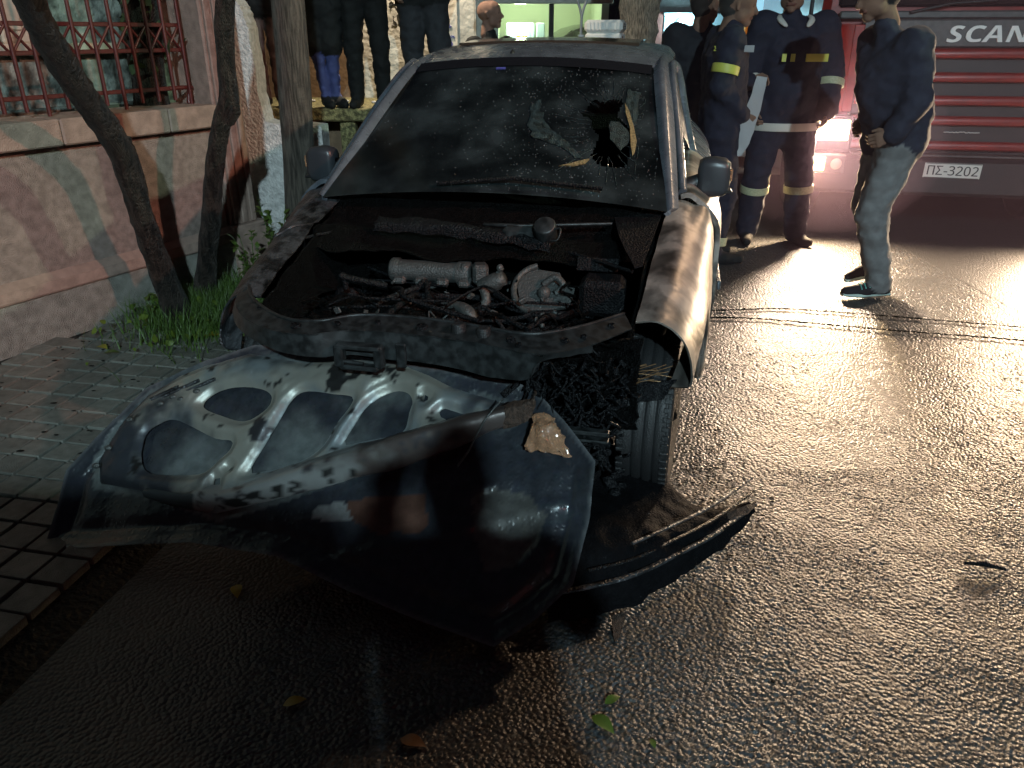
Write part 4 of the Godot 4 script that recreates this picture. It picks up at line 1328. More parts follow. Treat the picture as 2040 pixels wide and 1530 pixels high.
	var lip := CP([[-0.755, 0.71, -0.265], [-0.69, 0.70, -0.405], [-0.585, 0.692, -0.535], [-0.44, 0.682, -0.625], [-0.30, 0.675, -0.65], [-0.19, 0.672, -0.605], [-0.05, 0.668, -0.60], [0.12, 0.662, -0.61], [0.26, 0.655, -0.64], [0.36, 0.668, -0.665], [0.40, 0.725, -0.668], [0.53, 0.728, -0.568]])
	g = Geo.new()
	g.sheet(dent(patch([rear, top_fold], 5, 6), 0.005, 8.0, 14), 0.004)
	g.sheet(dent(patch([fold, lip], 5, 6), 0.006, 8.0, 15), 0.004, Vector3.BACK)
	g.tube(smooth_path(rear, 5), 0.006, 6)
	var bar := put("cross_panel", g, M.burnt_steel, t)
	for q in [[-0.55, 0.742, -0.46, 0.011], [-0.36, 0.746, -0.60, 0.014], [-0.24, 0.75, -0.57, 0.009], [-0.12, 0.752, -0.545, 0.009], [0.02, 0.752, -0.55, 0.016], [0.30, 0.752, -0.60, 0.012], [0.33, 0.75, -0.63, 0.008], [0.45, 0.75, -0.57, 0.01], [0.50, 0.75, -0.53, 0.008], [0.57, 0.755, -0.43, 0.009]]:
		g = Geo.new()
		g.lathe([Vector2(0.001, 0.006), Vector2(q[3] * 0.8, 0.006), Vector2(q[3], 0.010), Vector2(q[3] * 1.15, 0.006), Vector2(q[3] * 1.2, 0.0)], Transform3D(Basis(), C(q[0], q[1] + 0.003, q[2])), 14)
		put("rimmed_hole", g, M.sootblack, bar)
	for q in [[0.135, -0.555], [0.215, -0.575]]:
		g = Geo.new()
		g.lathe([Vector2(0.022, 0.0), Vector2(0.021, 0.022), Vector2(0.015, 0.028), Vector2(0.008, 0.024), Vector2(0.001, 0.024)], Transform3D(Basis(), C(q[0], 0.755, q[1])), 16)
		put("rubber_mount", g, M.rubber, bar)
	g = Geo.new()
	g.box(C(-0.21, 0.685, -0.638), Vector3(0.03, 0.07, 0.03), 0.006)
	g.box(C(-0.09, 0.685, -0.628), Vector3(0.03, 0.07, 0.03), 0.006)
	g.box(C(-0.15, 0.715, -0.632), Vector3(0.14, 0.014, 0.04), 0.004)
	g.box(C(-0.15, 0.65, -0.632), Vector3(0.12, 0.014, 0.035), 0.004)
	g.tube([C(-0.19, 0.675, -0.655), C(-0.13, 0.67, -0.655)], 0.006, 6)
	put("bonnet_latch", g, M.burnt_steel, bar)
	g = Geo.new()
	g.box(C(-0.025, 0.69, -0.617), Vector3(0.03, 0.075, 0.012), 0.003)
	put("tab", g, M.burnt_steel, bar)
	# --- below: melted radiator, chassis leg, lamp cavity with wires
	g = Geo.new()
	g.box(C(-0.05, 0.42, -0.34), Vector3(0.75, 0.36, 0.05), 0.01)
	for k in 24:
		g.box(C(-0.05, 0.25 + k * 0.014, -0.368), Vector3(0.72, 0.004, 0.012))
	put("radiator", g, M.char, t)
	for sx in [-0.47, 0.47]:
		put("chassis_leg", boxgeo(C(sx, 0.40, -0.26), Vector3(0.10, 0.11, 0.4), 0.012), M.sootblack, t)
	g = Geo.new()
	g.box(C(0.47, 0.462, -0.55), Vector3(0.24, 0.014, 0.03), 0.003)
	g.box(C(0.47, 0.442, -0.56), Vector3(0.24, 0.008, 0.03), 0.002)
	put("bumper_bracket", g, M.burnt_steel, t)
	g = Geo.new()
	var cav := []
	for i in 7:
		var row := []
		for k in 7:
			row.append(C(0.36 + k * 0.05, 0.70 - i * 0.055, -0.40 + 0.05 * sin(k * 1.3 + i * 2.1) + 0.006 * i))
		cav.append(row)
	g.sheet(dent(patch(cav, 4, 4), 0.02, 12.0, 33), 0.006, Vector3.BACK)
	put("lamp_cavity", g, M.char, t)
	g = Geo.new()
	rng.seed = 61
	for k in 90:
		var p := C(rng.randf_range(0.33, 0.62), rng.randf_range(0.36, 0.70), rng.randf_range(-0.53, -0.42))
		var pts := [p]
		for q in 4:
			pts.append(pts[-1] + Vector3(rng.randf_range(-0.04, 0.04), rng.randf_range(-0.045, 0.02), rng.randf_range(-0.02, 0.03)))
		g.tube(smooth_path(pts, 3), rng.randf_range(0.0015, 0.006), 5)
	for k in 60:
		g.box(C(rng.randf_range(0.2, 0.66), rng.randf_range(0.2, 0.66), rng.randf_range(-0.52, -0.38)), Vector3(rng.randf_range(0.01, 0.07), rng.randf_range(0.002, 0.012), rng.randf_range(0.005, 0.03)), 0.001, Basis.from_euler(Vector3(rng.randf() * 6, rng.randf() * 6, rng.randf() * 6)))
	stuff(put("burnt_wires", g, M.sootblack, t))
	g = Geo.new()
	for k in 16:
		var p := C(rng.randf_range(0.56, 0.68), rng.randf_range(0.52, 0.57), rng.randf_range(-0.36, -0.30))
		g.tube(smooth_path([p, p + Vector3(0.03, 0.025, 0.02), p + Vector3(0.08, 0.035 + rng.randf_range(-0.015, 0.02), 0.02)], 4), 0.0015, 4)
	stuff(put("frayed_wires", g, M.copper, t))
	# liner scrap hanging behind the wheel
	g = Geo.new()
	g.sheet(dent(patch([CP([[0.56, 0.53, -0.34], [0.66, 0.54, -0.33], [0.77, 0.56, -0.31]]), CP([[0.55, 0.45, -0.37], [0.64, 0.475, -0.37], [0.74, 0.50, -0.36]])], 6, 6), 0.02, 9.0, 51), 0.005)
	put("liner_scrap", g, M.sootblack, t)

# ------------------------------------------------------------------ the torn-off bonnet, underside up
func bonnet() -> void:
	var ax := Vector3(0.9811, 0.1478, 0.1248).normalized()
	var n := Vector3(-0.1934, 0.7498, 0.6328)
	n = (n - ax * n.dot(ax)).normalized()
	var t := thing("torn_off_bonnet", "burnt car bonnet lying upside down before the car, inner frame bared", "car bonnet")
	t.transform = Transform3D(Basis(ax, n, ax.cross(n)), Vector3(-0.5750, 0.2850, -2.0460))
	# points are (along, across towards the car); local z is minus the second
	var outline := PackedVector2Array([Vector2(-0.946, 0.099), Vector2(-0.708, 0.376), Vector2(-0.677, 0.393), Vector2(-0.500, 0.457), Vector2(-0.311, 0.503), Vector2(-0.128, 0.466), Vector2(0.044, 0.421), Vector2(0.343, 0.347), Vector2(0.654, 0.259), Vector2(0.753, 0.132), Vector2(0.836, 0.004), Vector2(0.811, -0.166), Vector2(0.758, -0.346), Vector2(0.650, -0.437), Vector2(0.540, -0.504), Vector2(0.325, -0.429), Vector2(0.116, -0.344), Vector2(-0.117, -0.235), Vector2(-0.423, -0.176), Vector2(-0.841, -0.173), Vector2(-0.952, -0.159), Vector2(-0.943, -0.007)])
	var holes := [
		[-0.662, 0.131, -0.656, 0.201, -0.611, 0.233, -0.561, 0.244, -0.482, 0.208, -0.392, 0.161, -0.329, 0.147, -0.330, 0.117, -0.367, 0.082, -0.411, 0.046, -0.490, 0.042, -0.593, 0.053, -0.640, 0.081],
		[-0.461, 0.287, -0.421, 0.325, -0.341, 0.339, -0.257, 0.326, -0.213, 0.297, -0.217, 0.256, -0.262, 0.220, -0.311, 0.214, -0.385, 0.240, -0.441, 0.265],
		[-0.256, 0.027, -0.222, 0.091, -0.170, 0.203, -0.131, 0.279, -0.084, 0.300, 0.006, 0.282, 0.074, 0.266, 0.068, 0.233, 0.035, 0.187, 0.011, 0.140, -0.030, 0.087, -0.120, 0.046],
		[0.053, 0.099, 0.092, 0.172, 0.134, 0.237, 0.207, 0.275, 0.255, 0.266, 0.274, 0.234, 0.267, 0.197, 0.249, 0.127, 0.144, 0.112],
		[0.355, 0.180, 0.377, 0.202, 0.504, 0.154, 0.478, 0.137, 0.406, 0.152],
		[0.297, 0.247, 0.315, 0.255, 0.332, 0.240, 0.316, 0.226], [-0.373, -0.003, -0.364, 0.030, -0.346, 0.023, -0.346, 0.000, -0.361, -0.013], [-0.327, 0.056, -0.320, 0.062, -0.314, 0.056, -0.322, 0.051]].map(func(h):
			var q := []
			for k in range(0, h.size(), 2):
				q.append(Vector2(h[k], h[k + 1]))
			q = smooth_path(q + [q[0]], 3 if q.size() > 5 else 1)
			q.pop_back()
			return PackedVector2Array(q))
	var frame := PackedVector2Array([Vector2(-0.583, 0.409), Vector2(-0.486, 0.438), Vector2(-0.321, 0.467), Vector2(-0.119, 0.411), Vector2(-0.027, 0.405), Vector2(0.101, 0.400), Vector2(0.229, 0.370), Vector2(0.326, 0.319), Vector2(0.393, 0.277), Vector2(0.583, 0.199), Vector2(0.598, 0.156), Vector2(0.443, 0.085), Vector2(0.150, 0.030), Vector2(-0.249, -0.077), Vector2(-0.347, -0.091), Vector2(-0.537, -0.021), Vector2(-0.816, 0.046), Vector2(-0.842, 0.125), Vector2(-0.776, 0.243), Vector2(-0.688, 0.349)])
	var nz := FastNoiseLite.new()
	nz.seed = 4
	nz.frequency = 5.0
	var n2 := FastNoiseLite.new()
	n2.seed = 14
	n2.frequency = 8.0
	n2.fractal_octaves = 5
	var edge := func(p: Vector2, poly: PackedVector2Array) -> float:
		var d := 9.0
		var m := poly.size()
		for i in m:
			d = minf(d, p.distance_squared_to(Geometry2D.get_closest_point_to_segment(p, poly[i], poly[(i + 1) % m])))
		return sqrt(d) * (-1.0 if Geometry2D.is_point_in_polygon(p, poly) else 1.0)
	var bow := func(p: Vector2) -> float:
		return 0.02 - 0.035 * p.length_squared() + 0.010 * nz.get_noise_2d(p.x * 0.5, p.y * 0.5)
	# outer skin, seen from inside
	var recess := PackedVector2Array([Vector2(0.466, -0.075), Vector2(0.542, -0.056), Vector2(0.637, -0.084), Vector2(0.690, -0.146), Vector2(0.657, -0.221), Vector2(0.589, -0.291), Vector2(0.510, -0.294), Vector2(0.472, -0.212)])
	var brown := PackedVector2Array([Vector2(0.081, -0.081), Vector2(0.159, -0.062), Vector2(0.327, -0.063), Vector2(0.337, -0.165), Vector2(0.299, -0.189), Vector2(0.239, -0.173), Vector2(0.189, -0.183), Vector2(0.096, -0.128)])
	var pale := PackedVector2Array([Vector2(-0.036, -0.093), Vector2(0.072, -0.073), Vector2(0.096, -0.128), Vector2(0.037, -0.134), Vector2(-0.020, -0.120)])
	var st := 0.0098
	var g := Geo.new()
	var ids := {}
	var x0 := -0.98
	var y0 := -0.54
	var nx := int(1.84 / st)
	var ny := int(1.06 / st)
	var cell := func(gg: Geo, inside: Callable, height: Callable, colour: Callable) -> void:
		var idx := PackedInt32Array()
		idx.resize((nx + 1) * (ny + 1))
		idx.fill(-1)
		var ds := PackedFloat32Array()
		ds.resize((nx + 1) * (ny + 1))
		for j in ny + 1:
			for i in nx + 1:
				ds[j * (nx + 1) + i] = inside.call(Vector2(x0 + i * st, y0 + j * st))
		for j in ny + 1:
			for i in nx + 1:
				var at := j * (nx + 1) + i
				var d := ds[at]
				if d > st * 1.5:
					continue
				var p := Vector2(x0 + i * st, y0 + j * st)
				if d > 0.0:
					# pull points just outside back onto the edge
					var gr := Vector2(ds[mini(at + 1, ds.size() - 1)] - ds[maxi(at - 1, 0)], ds[mini(at + nx + 1, ds.size() - 1)] - ds[maxi(at - nx - 1, 0)])
					if gr.length() > 1e-5:
						p -= gr.normalized() * d
				gg.tint = colour.call(p, minf(d, 0.0))
				idx[at] = gg.vx(Vector3(p.x, height.call(p, minf(d, 0.0)), -p.y))
		for j in ny:
			for i in nx:
				var a := j * (nx + 1) + i
				var q := [a, a + 1, a + nx + 2, a + nx + 1]
				var neg := 0
				var ok := true
				for k in q:
					if idx[k] < 0:
						ok = false
					if ds[k] <= 0.0:
						neg += 1
				if ok and neg >= 1:
					gg.ix.append_array(PackedInt32Array([idx[q[0]], idx[q[1]], idx[q[2]], idx[q[0]], idx[q[2]], idx[q[3]]]))
	cell.call(g, func(p: Vector2) -> float: return edge.call(p, outline),
		func(p: Vector2, d: float) -> float:
			var h: float = bow.call(p)
			# hemmed rim all round, a low press line, the shallow recess
			h += 0.016 * smoothstep(0.045, 0.0, -d) - 0.010 * smoothstep(0.05, 0.06, -d) * smoothstep(0.10, 0.06, -d)
			var r: float = edge.call(p, recess)
			h += -0.008 * smoothstep(0.015, -0.015, r)
			h += 0.006 * exp(-pow((p.y + 0.26 - 0.2 * p.x) / 0.02, 2))
			h += 0.004 * n2.get_noise_2d(p.x * 0.4, p.y * 0.4)
			return h,
		func(p: Vector2, d: float) -> Color:
			var k := 0.6 + 0.5 * nz.get_noise_2d(p.x, p.y)
			var c := Color(0.030, 0.034, 0.042) * (0.75 + 0.5 * k)
			var s := n2.get_noise_2d(p.x, p.y)
			if edge.call(p, frame) < 0.02:
				c = c.lerp(Color(0.125, 0.138, 0.138), smoothstep(0.3, -0.3, 0.12 * s + 0.8 * nz.get_noise_2d(p.x * 0.45, p.y * 0.45) + 0.8 * (p.y - 0.16)))
			if edge.call(p, recess) < 0.012 * s:
				c = Color(0.095, 0.095, 0.09) * (0.9 + 0.3 * s)
			if edge.call(p, brown) < 0.006 * s:
				c = Color(0.09, 0.045, 0.032)
			if edge.call(p, pale) < 0.006 * s:
				c = Color(0.22, 0.23, 0.23)
			c = c.lerp(Color(0.10, 0.105, 0.11), smoothstep(0.014, 0.004, -d))
			return c)
	put("skin", g, M.skin_hood, t, true)
	# inner frame: pressed sheet with rolled hole edges
	g = Geo.new()
	cell.call(g, func(p: Vector2) -> float:
			var d: float = edge.call(p, frame)
			if d < 0.05:
				for h in holes:
					d = maxf(d, -edge.call(p, h))
			return d,
		func(p: Vector2, d: float) -> float:
			var rim: float = smoothstep(0.0, 0.03, -d)
			var rib := 0.5 + 0.5 * sin(nz.get_noise_2d(p.x * 0.7 + 3, p.y * 0.7) * 9.0)
			return bow.call(p) + 0.016 + 0.020 * rim + 0.007 * smoothstep(0.035, 0.055, -d) * rib + 0.003 * n2.get_noise_2d(p.x, p.y) - 0.05 * smoothstep(-0.74, -0.84, p.x) * 0.4,
		func(p: Vector2, d: float) -> Color:
			var s := n2.get_noise_2d(p.x * 1.1, p.y * 1.1)
			var w := nz.get_noise_2d(p.x * 0.6 + 7, p.y * 0.6)
			var c := Color(0.25, 0.245, 0.215).lerp(Color(0.17, 0.195, 0.205), smoothstep(-0.2, 0.3, w))
			# soot that burnt on: the left wing, the far edge, and islands of it
			var left := smoothstep(-0.38, -0.72, p.x + 0.25 * s + 0.45 * (p.y - 0.19))
			c = c.lerp(Color(0.032, 0.036, 0.045), left)
			c = c.lerp(Color(0.05, 0.055, 0.06), smoothstep(0.33, 0.43, p.y - 0.09 * s + 0.2 * p.x) * smoothstep(0.0, -0.25, p.x))
			c = c.lerp(Color(0.06, 0.065, 0.075), smoothstep(0.36, 0.55, p.x + 0.2 * s))
			if s > 0.44 or Vector2((p.x - 0.03) * 0.8, p.y - 0.34).length() < 0.035 + 0.08 * s:
				c = Color(0.02, 0.02, 0.022)
			if Vector2(p.x + 0.23, (p.y - 0.16) * 0.55 - 0.3 * (p.x + 0.23)).length() < 0.022 + 0.03 * s:
				c = Color(0.03, 0.03, 0.033)
			return c)
	put("inner_frame", g, M.bare, t, true)
	# front beam of the frame, peeled up towards the right
	g = Geo.new()
	var top := [[-0.599, 0.020, 0.02], [-0.438, 0.003, 0.028], [-0.278, 0.010, 0.038], [-0.083, 0.049, 0.05], [0.143, 0.094, 0.066], [0.369, 0.131, 0.085], [0.526, 0.157, 0.10], [0.616, 0.157, 0.105]]
	var mid := [[-0.604, -0.003, 0.035], [-0.445, -0.033, 0.048], [-0.301, -0.043, 0.062], [-0.092, -0.001, 0.082], [0.131, 0.045, 0.108], [0.339, 0.086, 0.130], [0.516, 0.117, 0.142], [0.621, 0.135, 0.135]]
	var low := [[-0.608, -0.019, 0.02], [-0.452, -0.068, 0.025], [-0.323, -0.083, 0.03], [-0.109, -0.056, 0.045], [0.116, -0.017, 0.066], [0.308, 0.013, 0.085], [0.487, 0.064, 0.10], [0.626, 0.110, 0.112]]
	var und := [[-0.607, -0.015, 0.012], [-0.450, -0.060, 0.014], [-0.321, -0.071, 0.016], [-0.107, -0.036, 0.03], [0.118, 0.006, 0.05], [0.309, 0.036, 0.06], [0.488, 0.079, 0.078], [0.617, 0.120, 0.10]]
	var LP := func(a: Array) -> Array:
		return a.map(func(q): return Vector3(q[0], q[2], -q[1]))
	var rows := patch([LP.call(top), LP.call(mid), LP.call(low), LP.call(und)], 8, 12)
	rows = dent(rows, 0.007, 7.0, 71)
	var cols := []
	for r in rows.size():
		var cl := PackedColorArray()
		for k in rows[r].size():
			var p: Vector3 = rows[r][k]
			var s := n2.get_noise_3d(p.x * 1.2, p.y * 2, p.z * 1.2)
			var c := Color(0.22, 0.225, 0.22).lerp(Color(0.075, 0.06, 0.055), smoothstep(-0.05, 0.2, p.x + 0.25 * s))
			c = c.lerp(Color(0.05, 0.045, 0.05), smoothstep(0.28, 0.36, s))
			if absf(r - rows.size() * 0.52) < 3.0 and p.x > -0.33 and p.x < 0.12 and sin(p.x * 70.0 + 6.0 * s) > 0.25:
				c = Color(0.02, 0.02, 0.022)
			if p.x < -0.42:
				c = Color(0.05, 0.055, 0.06)
			cl.append(c)
		cols.append(cl)
	g.grid(rows, false, cols)
	put("peeled_beam", g, M.bare, t, true)
	# crease torn across the beam, its end curled over
	g = Geo.new()
	g.tube(smooth_path([Vector3(0.587, 0.142, -0.167), Vector3(0.548, 0.15, -0.118), Vector3(0.511, 0.13, -0.073), Vector3(0.477, 0.10, -0.030), Vector3(0.439, 0.075, 0.005)], 5), 0.003, 5)
	put("torn_edge", g, M.alloy, t)
	g = Geo.new()
	g.sheet(dent(patch([LP.call([[0.562, 0.162, 0.10], [0.616, 0.168, 0.12], [0.662, 0.165, 0.145], [0.684, 0.173, 0.17]]), LP.call([[0.571, 0.126, 0.13], [0.626, 0.132, 0.15], [0.667, 0.140, 0.16], [0.689, 0.152, 0.175]]), LP.call([[0.580, 0.090, 0.10], [0.635, 0.099, 0.105], [0.662, 0.111, 0.11], [0.671, 0.122, 0.12]])], 5, 5), 0.012, 14.0, 6), 0.004)
	put("curled_end", g, M.rust, t)
	# bolt studs and drain slots in the hinge wing
	for q in [[-0.769, 0.150], [-0.799, 0.090], [-0.714, 0.248], [-0.534, 0.306], [-0.483, 0.331], [-0.568, 0.319], [-0.610, 0.297]]:
		g = Geo.new()
		g.ball(Vector3(q[0], 0.045, -q[1]), Vector3(0.014, 0.008, 0.010), 6)
		put("stud", g, M.alloy, t)
	for q in [[-0.600, 0.335, 0.10], [-0.543, 0.346, 0.13], [-0.469, 0.352, 0.10]]:
		g = Geo.new()
		g.tube([Vector3(q[0] - q[2] * 0.5, 0.044, -q[1] + q[2] * 0.18), Vector3(q[0] + q[2] * 0.5, 0.048, -q[1] - q[2] * 0.18)], 0.007, 6)
		put("pressed_rib", g, M.scorched, t)

# ------------------------------------------------------------------ pieces lying about
func debris() -> void:
	# headlamp lens piece resting on the bonnet
	var lp := Geo.new()
	var ax := Vector3(0.9811, 0.1478, 0.1248).normalized()
	var n := Vector3(-0.1934, 0.7498, 0.6328)
	n = (n - ax * n.dot(ax)).normalized()
	var xf := Transform3D(Basis(ax, n, ax.cross(n)), Vector3(-0.5750, 0.2850, -2.0460))
	var ctrl := []
	for r in [[[0.667, 0.133, 0.07], [0.689, 0.137, 0.085], [0.722, 0.117, 0.08]], [[0.654, 0.085, 0.085], [0.700, 0.083, 0.10], [0.746, 0.066, 0.085]], [[0.643, 0.038, 0.05], [0.710, 0.019, 0.06], [0.771, 0.006, 0.04]]]:
		ctrl.append(r.map(func(q): return Vector3(q[0], q[2], -q[1])))
	lp.sheet(dent(patch(ctrl, 10, 10), 0.016, 26.0, 3), 0.006)
	var o := put("headlamp_lens", lp, M.lens)
	o.transform = xf
	tag(o, "broken clear headlamp lens glowing copper on the bonnet's right corner", "lens")
	# burnt bumper skin on the road
	var t := thing("burnt_bumper", "burnt black bumper skin lying on the road by the front wheel", "bumper")
	var g := Geo.new()
	var back := [Vector3(0.20, 0.12, -2.52), Vector3(0.31, 0.17, -2.58), Vector3(0.43, 0.15, -2.42), Vector3(0.55, 0.11, -2.30), Vector3(0.67, 0.055, -2.23), Vector3(0.80, 0.07, -2.25)]
	var m1 := [Vector3(0.16, 0.14, -2.22), Vector3(0.28, 0.15, -2.24), Vector3(0.42, 0.135, -2.17), Vector3(0.54, 0.11, -2.13), Vector3(0.67, 0.10, -2.15), Vector3(0.815, 0.09, -2.24)]
	var m2 := [Vector3(0.12, 0.15, -1.92), Vector3(0.24, 0.17, -1.92), Vector3(0.38, 0.155, -1.95), Vector3(0.51, 0.13, -2.01), Vector3(0.66, 0.10, -2.09), Vector3(0.825, 0.09, -2.225)]
	var f1 := [Vector3(0.10, 0.08, -1.74), Vector3(0.22, 0.09, -1.76), Vector3(0.36, 0.085, -1.82), Vector3(0.50, 0.08, -1.92), Vector3(0.66, 0.07, -2.05), Vector3(0.83, 0.075, -2.21)]
	var f2 := [Vector3(0.10, 0.02, -1.72), Vector3(0.22, 0.015, -1.74), Vector3(0.36, 0.015, -1.80), Vector3(0.50, 0.02, -1.90), Vector3(0.66, 0.03, -2.03), Vector3(0.83, 0.06, -2.20)]
	g.sheet(dent(patch([back, m1, m2, f1, f2], 8, 8), 0.018, 9.0, 44), 0.006)
	put("skin", g, M.melted, t)
	for k in 3:
		g = Geo.new()
		var off := Vector3(0, 0.01 + k * 0.03, -0.02 - k * 0.035)
		var pth := []
		for q in f1:
			pth.append(q + off + Vector3(0.0, 0.004, 0.012))
		g.tube(smooth_path(pth.slice(k, 6), 8), 0.007 if k else 0.011, 6, true, 0.6)
		put("ridge", g, [M.scorched, M.sootblack, M.scorched][k], t)
	g = Geo.new()
	g.sheet(dent(patch([[Vector3(0.67, 0.09, -2.13), Vector3(0.74, 0.10, -2.16), Vector3(0.83, 0.10, -2.22)], [Vector3(0.66, 0.075, -2.06), Vector3(0.74, 0.085, -2.12), Vector3(0.835, 0.09, -2.205)]], 4, 6), 0.006, 20.0, 3), 0.004)
	put("scuffed_end", g, M.rust, t)
	g = Geo.new()
	g.sheet(patch([[Vector3(0.29, 0.02, -1.745), Vector3(0.335, 0.02, -1.76)], [Vector3(0.285, 0.008, -1.68), Vector3(0.31, 0.008, -1.69)], [Vector3(0.288, 0.004, -1.655), Vector3(0.295, 0.004, -1.66)]], 3, 2), 0.003)
	put("torn_flap", g, M.rust, t)
	# melted lump between bonnet and wheel
	g = Geo.new()
	rng.seed = 14
	var p := Vector3(0.30, 0.30, -2.40)
	var pts := []
	for k in 9:
		pts.append(p)
		p += Vector3(rng.randf_range(-0.02, 0.02), -0.028, rng.randf_range(0.0, 0.05))
	g.tube(smooth_path(pts, 4), 0.022, 9)
	for k in 26:
		var at: Vector3 = pts[rng.randi() % 9] + Vector3(rng.randfn(0, 0.02), rng.randfn(0, 0.012), rng.randfn(0, 0.02))
		g.ball(at, Vector3(1, 0.8, 1) * rng.randf_range(0.01, 0.025), 5)
	o = put("melted_plastic", g, M.sootblack)
	tag(o, "ropy lump of melted plastic between the bonnet and the front wheel", "debris")
	# stick of trim on the open road
	g = Geo.new()
	g.tube([Vector3(-0.055, 0.008, -0.012), Vector3(0, 0.014, 0), Vector3(0.06, 0.006, 0.02)], [0.005, 0.010, 0.004], 6)
	o = put("trim_sliver", g, M.sootblack)
	o.position = Vector3(1.50, 0.004, -1.985)
	tag(o, "thin black sliver of trim lying alone on the open road at right", "debris")
	# soot crumbs on the road by the wheel, litter on the paving
	g = Geo.new()
	g.ball(Vector3.ZERO, Vector3(1, 0.5, 0.8), 3)
	var xs := []
	rng.seed = 29
	for k in 900:
		var q := Vector3(rng.randfn(0.72, 0.10), 0.002, rng.randfn(-2.6, 0.30))
		if k > 820:
			q = Vector3(rng.randf_range(0.6, 2.6), 0.002, rng.randf_range(-4.6, -1.6))
		var s := rng.randf_range(0.0018, 0.0055) * (1.0 if k < 860 else 1.5)
		xs.append(Transform3D(Basis(Vector3.UP, rng.randf() * TAU).scaled(Vector3(s * rng.randf_range(0.8, 2.0), s * 0.6, s)), q))
	scatter("soot_crumbs", g.mesh(), M.char, xs)
	xs = []
	for k in 260:
		var q := KA - EX * rng.randf_range(0.05, 1.4) + U * rng.randf_range(-0.5, 2.0)
		q.y = 0.066
		var s := rng.randf_range(0.002, 0.009)
		xs.append(Transform3D(Basis(Vector3.UP, rng.randf() * TAU).scaled(Vector3(s * rng.randf_range(0.8, 2.5), s * 0.5, s)), q))
	scatter("paving_litter", g.mesh(), M.char, xs)

# ------------------------------------------------------------------ people: a distance field round a skeleton, meshed as surface nets
# bone: [from, to, radius, radius, colour, blend]
func skin_field(g: Geo, bones: Array, cs: float) -> void:
	var lo := Vector3.ONE * 99.0
	var hi := -lo
	for b in bones:
		var r: float = maxf(b[2], b[3]) + 2.0 * cs
		lo = lo.min(b[0] - Vector3.ONE * r).min(b[1] - Vector3.ONE * r)
		hi = hi.max(b[0] + Vector3.ONE * r).max(b[1] + Vector3.ONE * r)
	var nx := int((hi.x - lo.x) / cs) + 2
	var ny := int((hi.y - lo.y) / cs) + 2
	var nz := int((hi.z - lo.z) / cs) + 2
	var f := PackedFloat32Array()
	f.resize(nx * ny * nz)
	f.fill(1.0)
	for b in bones:
		var a: Vector3 = b[0]
		var ba: Vector3 = b[1] - a
		var ra: float = b[2]
		var rd: float = b[3] - ra
		var k: float = b[5]
		var inv := 1.0 / maxf(ba.length_squared(), 1e-9)
		var rr := maxf(ra, ra + rd) + k + 2.0 * cs
		var l := (a.min(b[1]) - Vector3.ONE * rr - lo) / cs
		var h := (a.max(b[1]) + Vector3.ONE * rr - lo) / cs
		for iz in range(maxi(0, int(l.z)), mini(nz, int(h.z) + 2)):
			for iy in range(maxi(0, int(l.y)), mini(ny, int(h.y) + 2)):
				var at := (iz * ny + iy) * nx
				for ixx in range(maxi(0, int(l.x)), mini(nx, int(h.x) + 2)):
					var p := lo + Vector3(ixx, iy, iz) * cs - a
					var t := clampf(p.dot(ba) * inv, 0.0, 1.0)
					var d := (p - ba * t).length() - ra - rd * t
					var o := f[at + ixx]
					var q := k - absf(d - o)
					f[at + ixx] = minf(d, o) - (q * q * 0.25 / k if q > 0.0 else 0.0)
	var ids := PackedInt32Array()
	ids.resize(f.size())
	ids.fill(-1)
	var st := [0, 1, nx, nx + 1, nx * ny, nx * ny + 1, nx * ny + nx, nx * ny + nx + 1]
	var off := [Vector3(0, 0, 0), Vector3(1, 0, 0), Vector3(0, 1, 0), Vector3(1, 1, 0), Vector3(0, 0, 1), Vector3(1, 0, 1), Vector3(0, 1, 1), Vector3(1, 1, 1)]
	var ed := [0, 1, 2, 3, 4, 5, 6, 7, 0, 2, 1, 3, 4, 6, 5, 7, 0, 4, 1, 5, 2, 6, 3, 7]
	var lim := cs * 1.8
	for iz in nz - 1:
		for iy in ny - 1:
			var at := (iz * ny + iy) * nx
			for ixx in nx - 1:
				var c := at + ixx
				if absf(f[c]) > lim:
					continue
				var m := 0
				for q in 8:
					if f[c + st[q]] < 0.0:
						m += 1
				if m == 0 or m == 8:
					continue
				var sum := Vector3.ZERO
				var n := 0
				for e in 12:
					var u: int = ed[e * 2]
					var w: int = ed[e * 2 + 1]
					var fu := f[c + st[u]]
					var fw := f[c + st[w]]
					if (fu < 0.0) != (fw < 0.0):
						sum += (off[u] as Vector3).lerp(off[w], fu / (fu - fw))
						n += 1
				var p := lo + (Vector3(ixx, iy, iz) + sum / n) * cs
				var best := 9.0
				for b in bones:
					var a: Vector3 = b[0]
					var ba: Vector3 = b[1] - a
					var t := clampf((p - a).dot(ba) / maxf(ba.length_squared(), 1e-9), 0.0, 1.0)
					var d: float = (p - a - ba * t).length() - lerpf(b[2], b[3], t)
					if d < best:
						best = d
						g.tint = b[4]
				ids[c] = g.vx(p)
	for iz in range(1, nz - 1):
		for iy in range(1, ny - 1):
			var at := (iz * ny + iy) * nx
			for ixx in range(1, nx - 1):
				var c := at + ixx
				if ids[c] < 0 and absf(f[c]) > lim:
					continue
				var s := f[c] < 0.0
				for ax in 3:
					var d1: int = [1, nx, nx * ny][ax]
					if s == (f[c + d1] < 0.0):
						continue
					var d2: int = [nx, nx * ny, 1][ax]
					var d3: int = [nx * ny, 1, nx][ax]
					var q := [ids[c], ids[c - d2], ids[c - d2 - d3], ids[c - d3]]
					if q.min() < 0:
						continue
					if s:
						g.ix.append_array(PackedInt32Array([q[0], q[2], q[1], q[0], q[3], q[2]]))
					else:
						g.ix.append_array(PackedInt32Array([q[0], q[1], q[2], q[0], q[2], q[3]]))

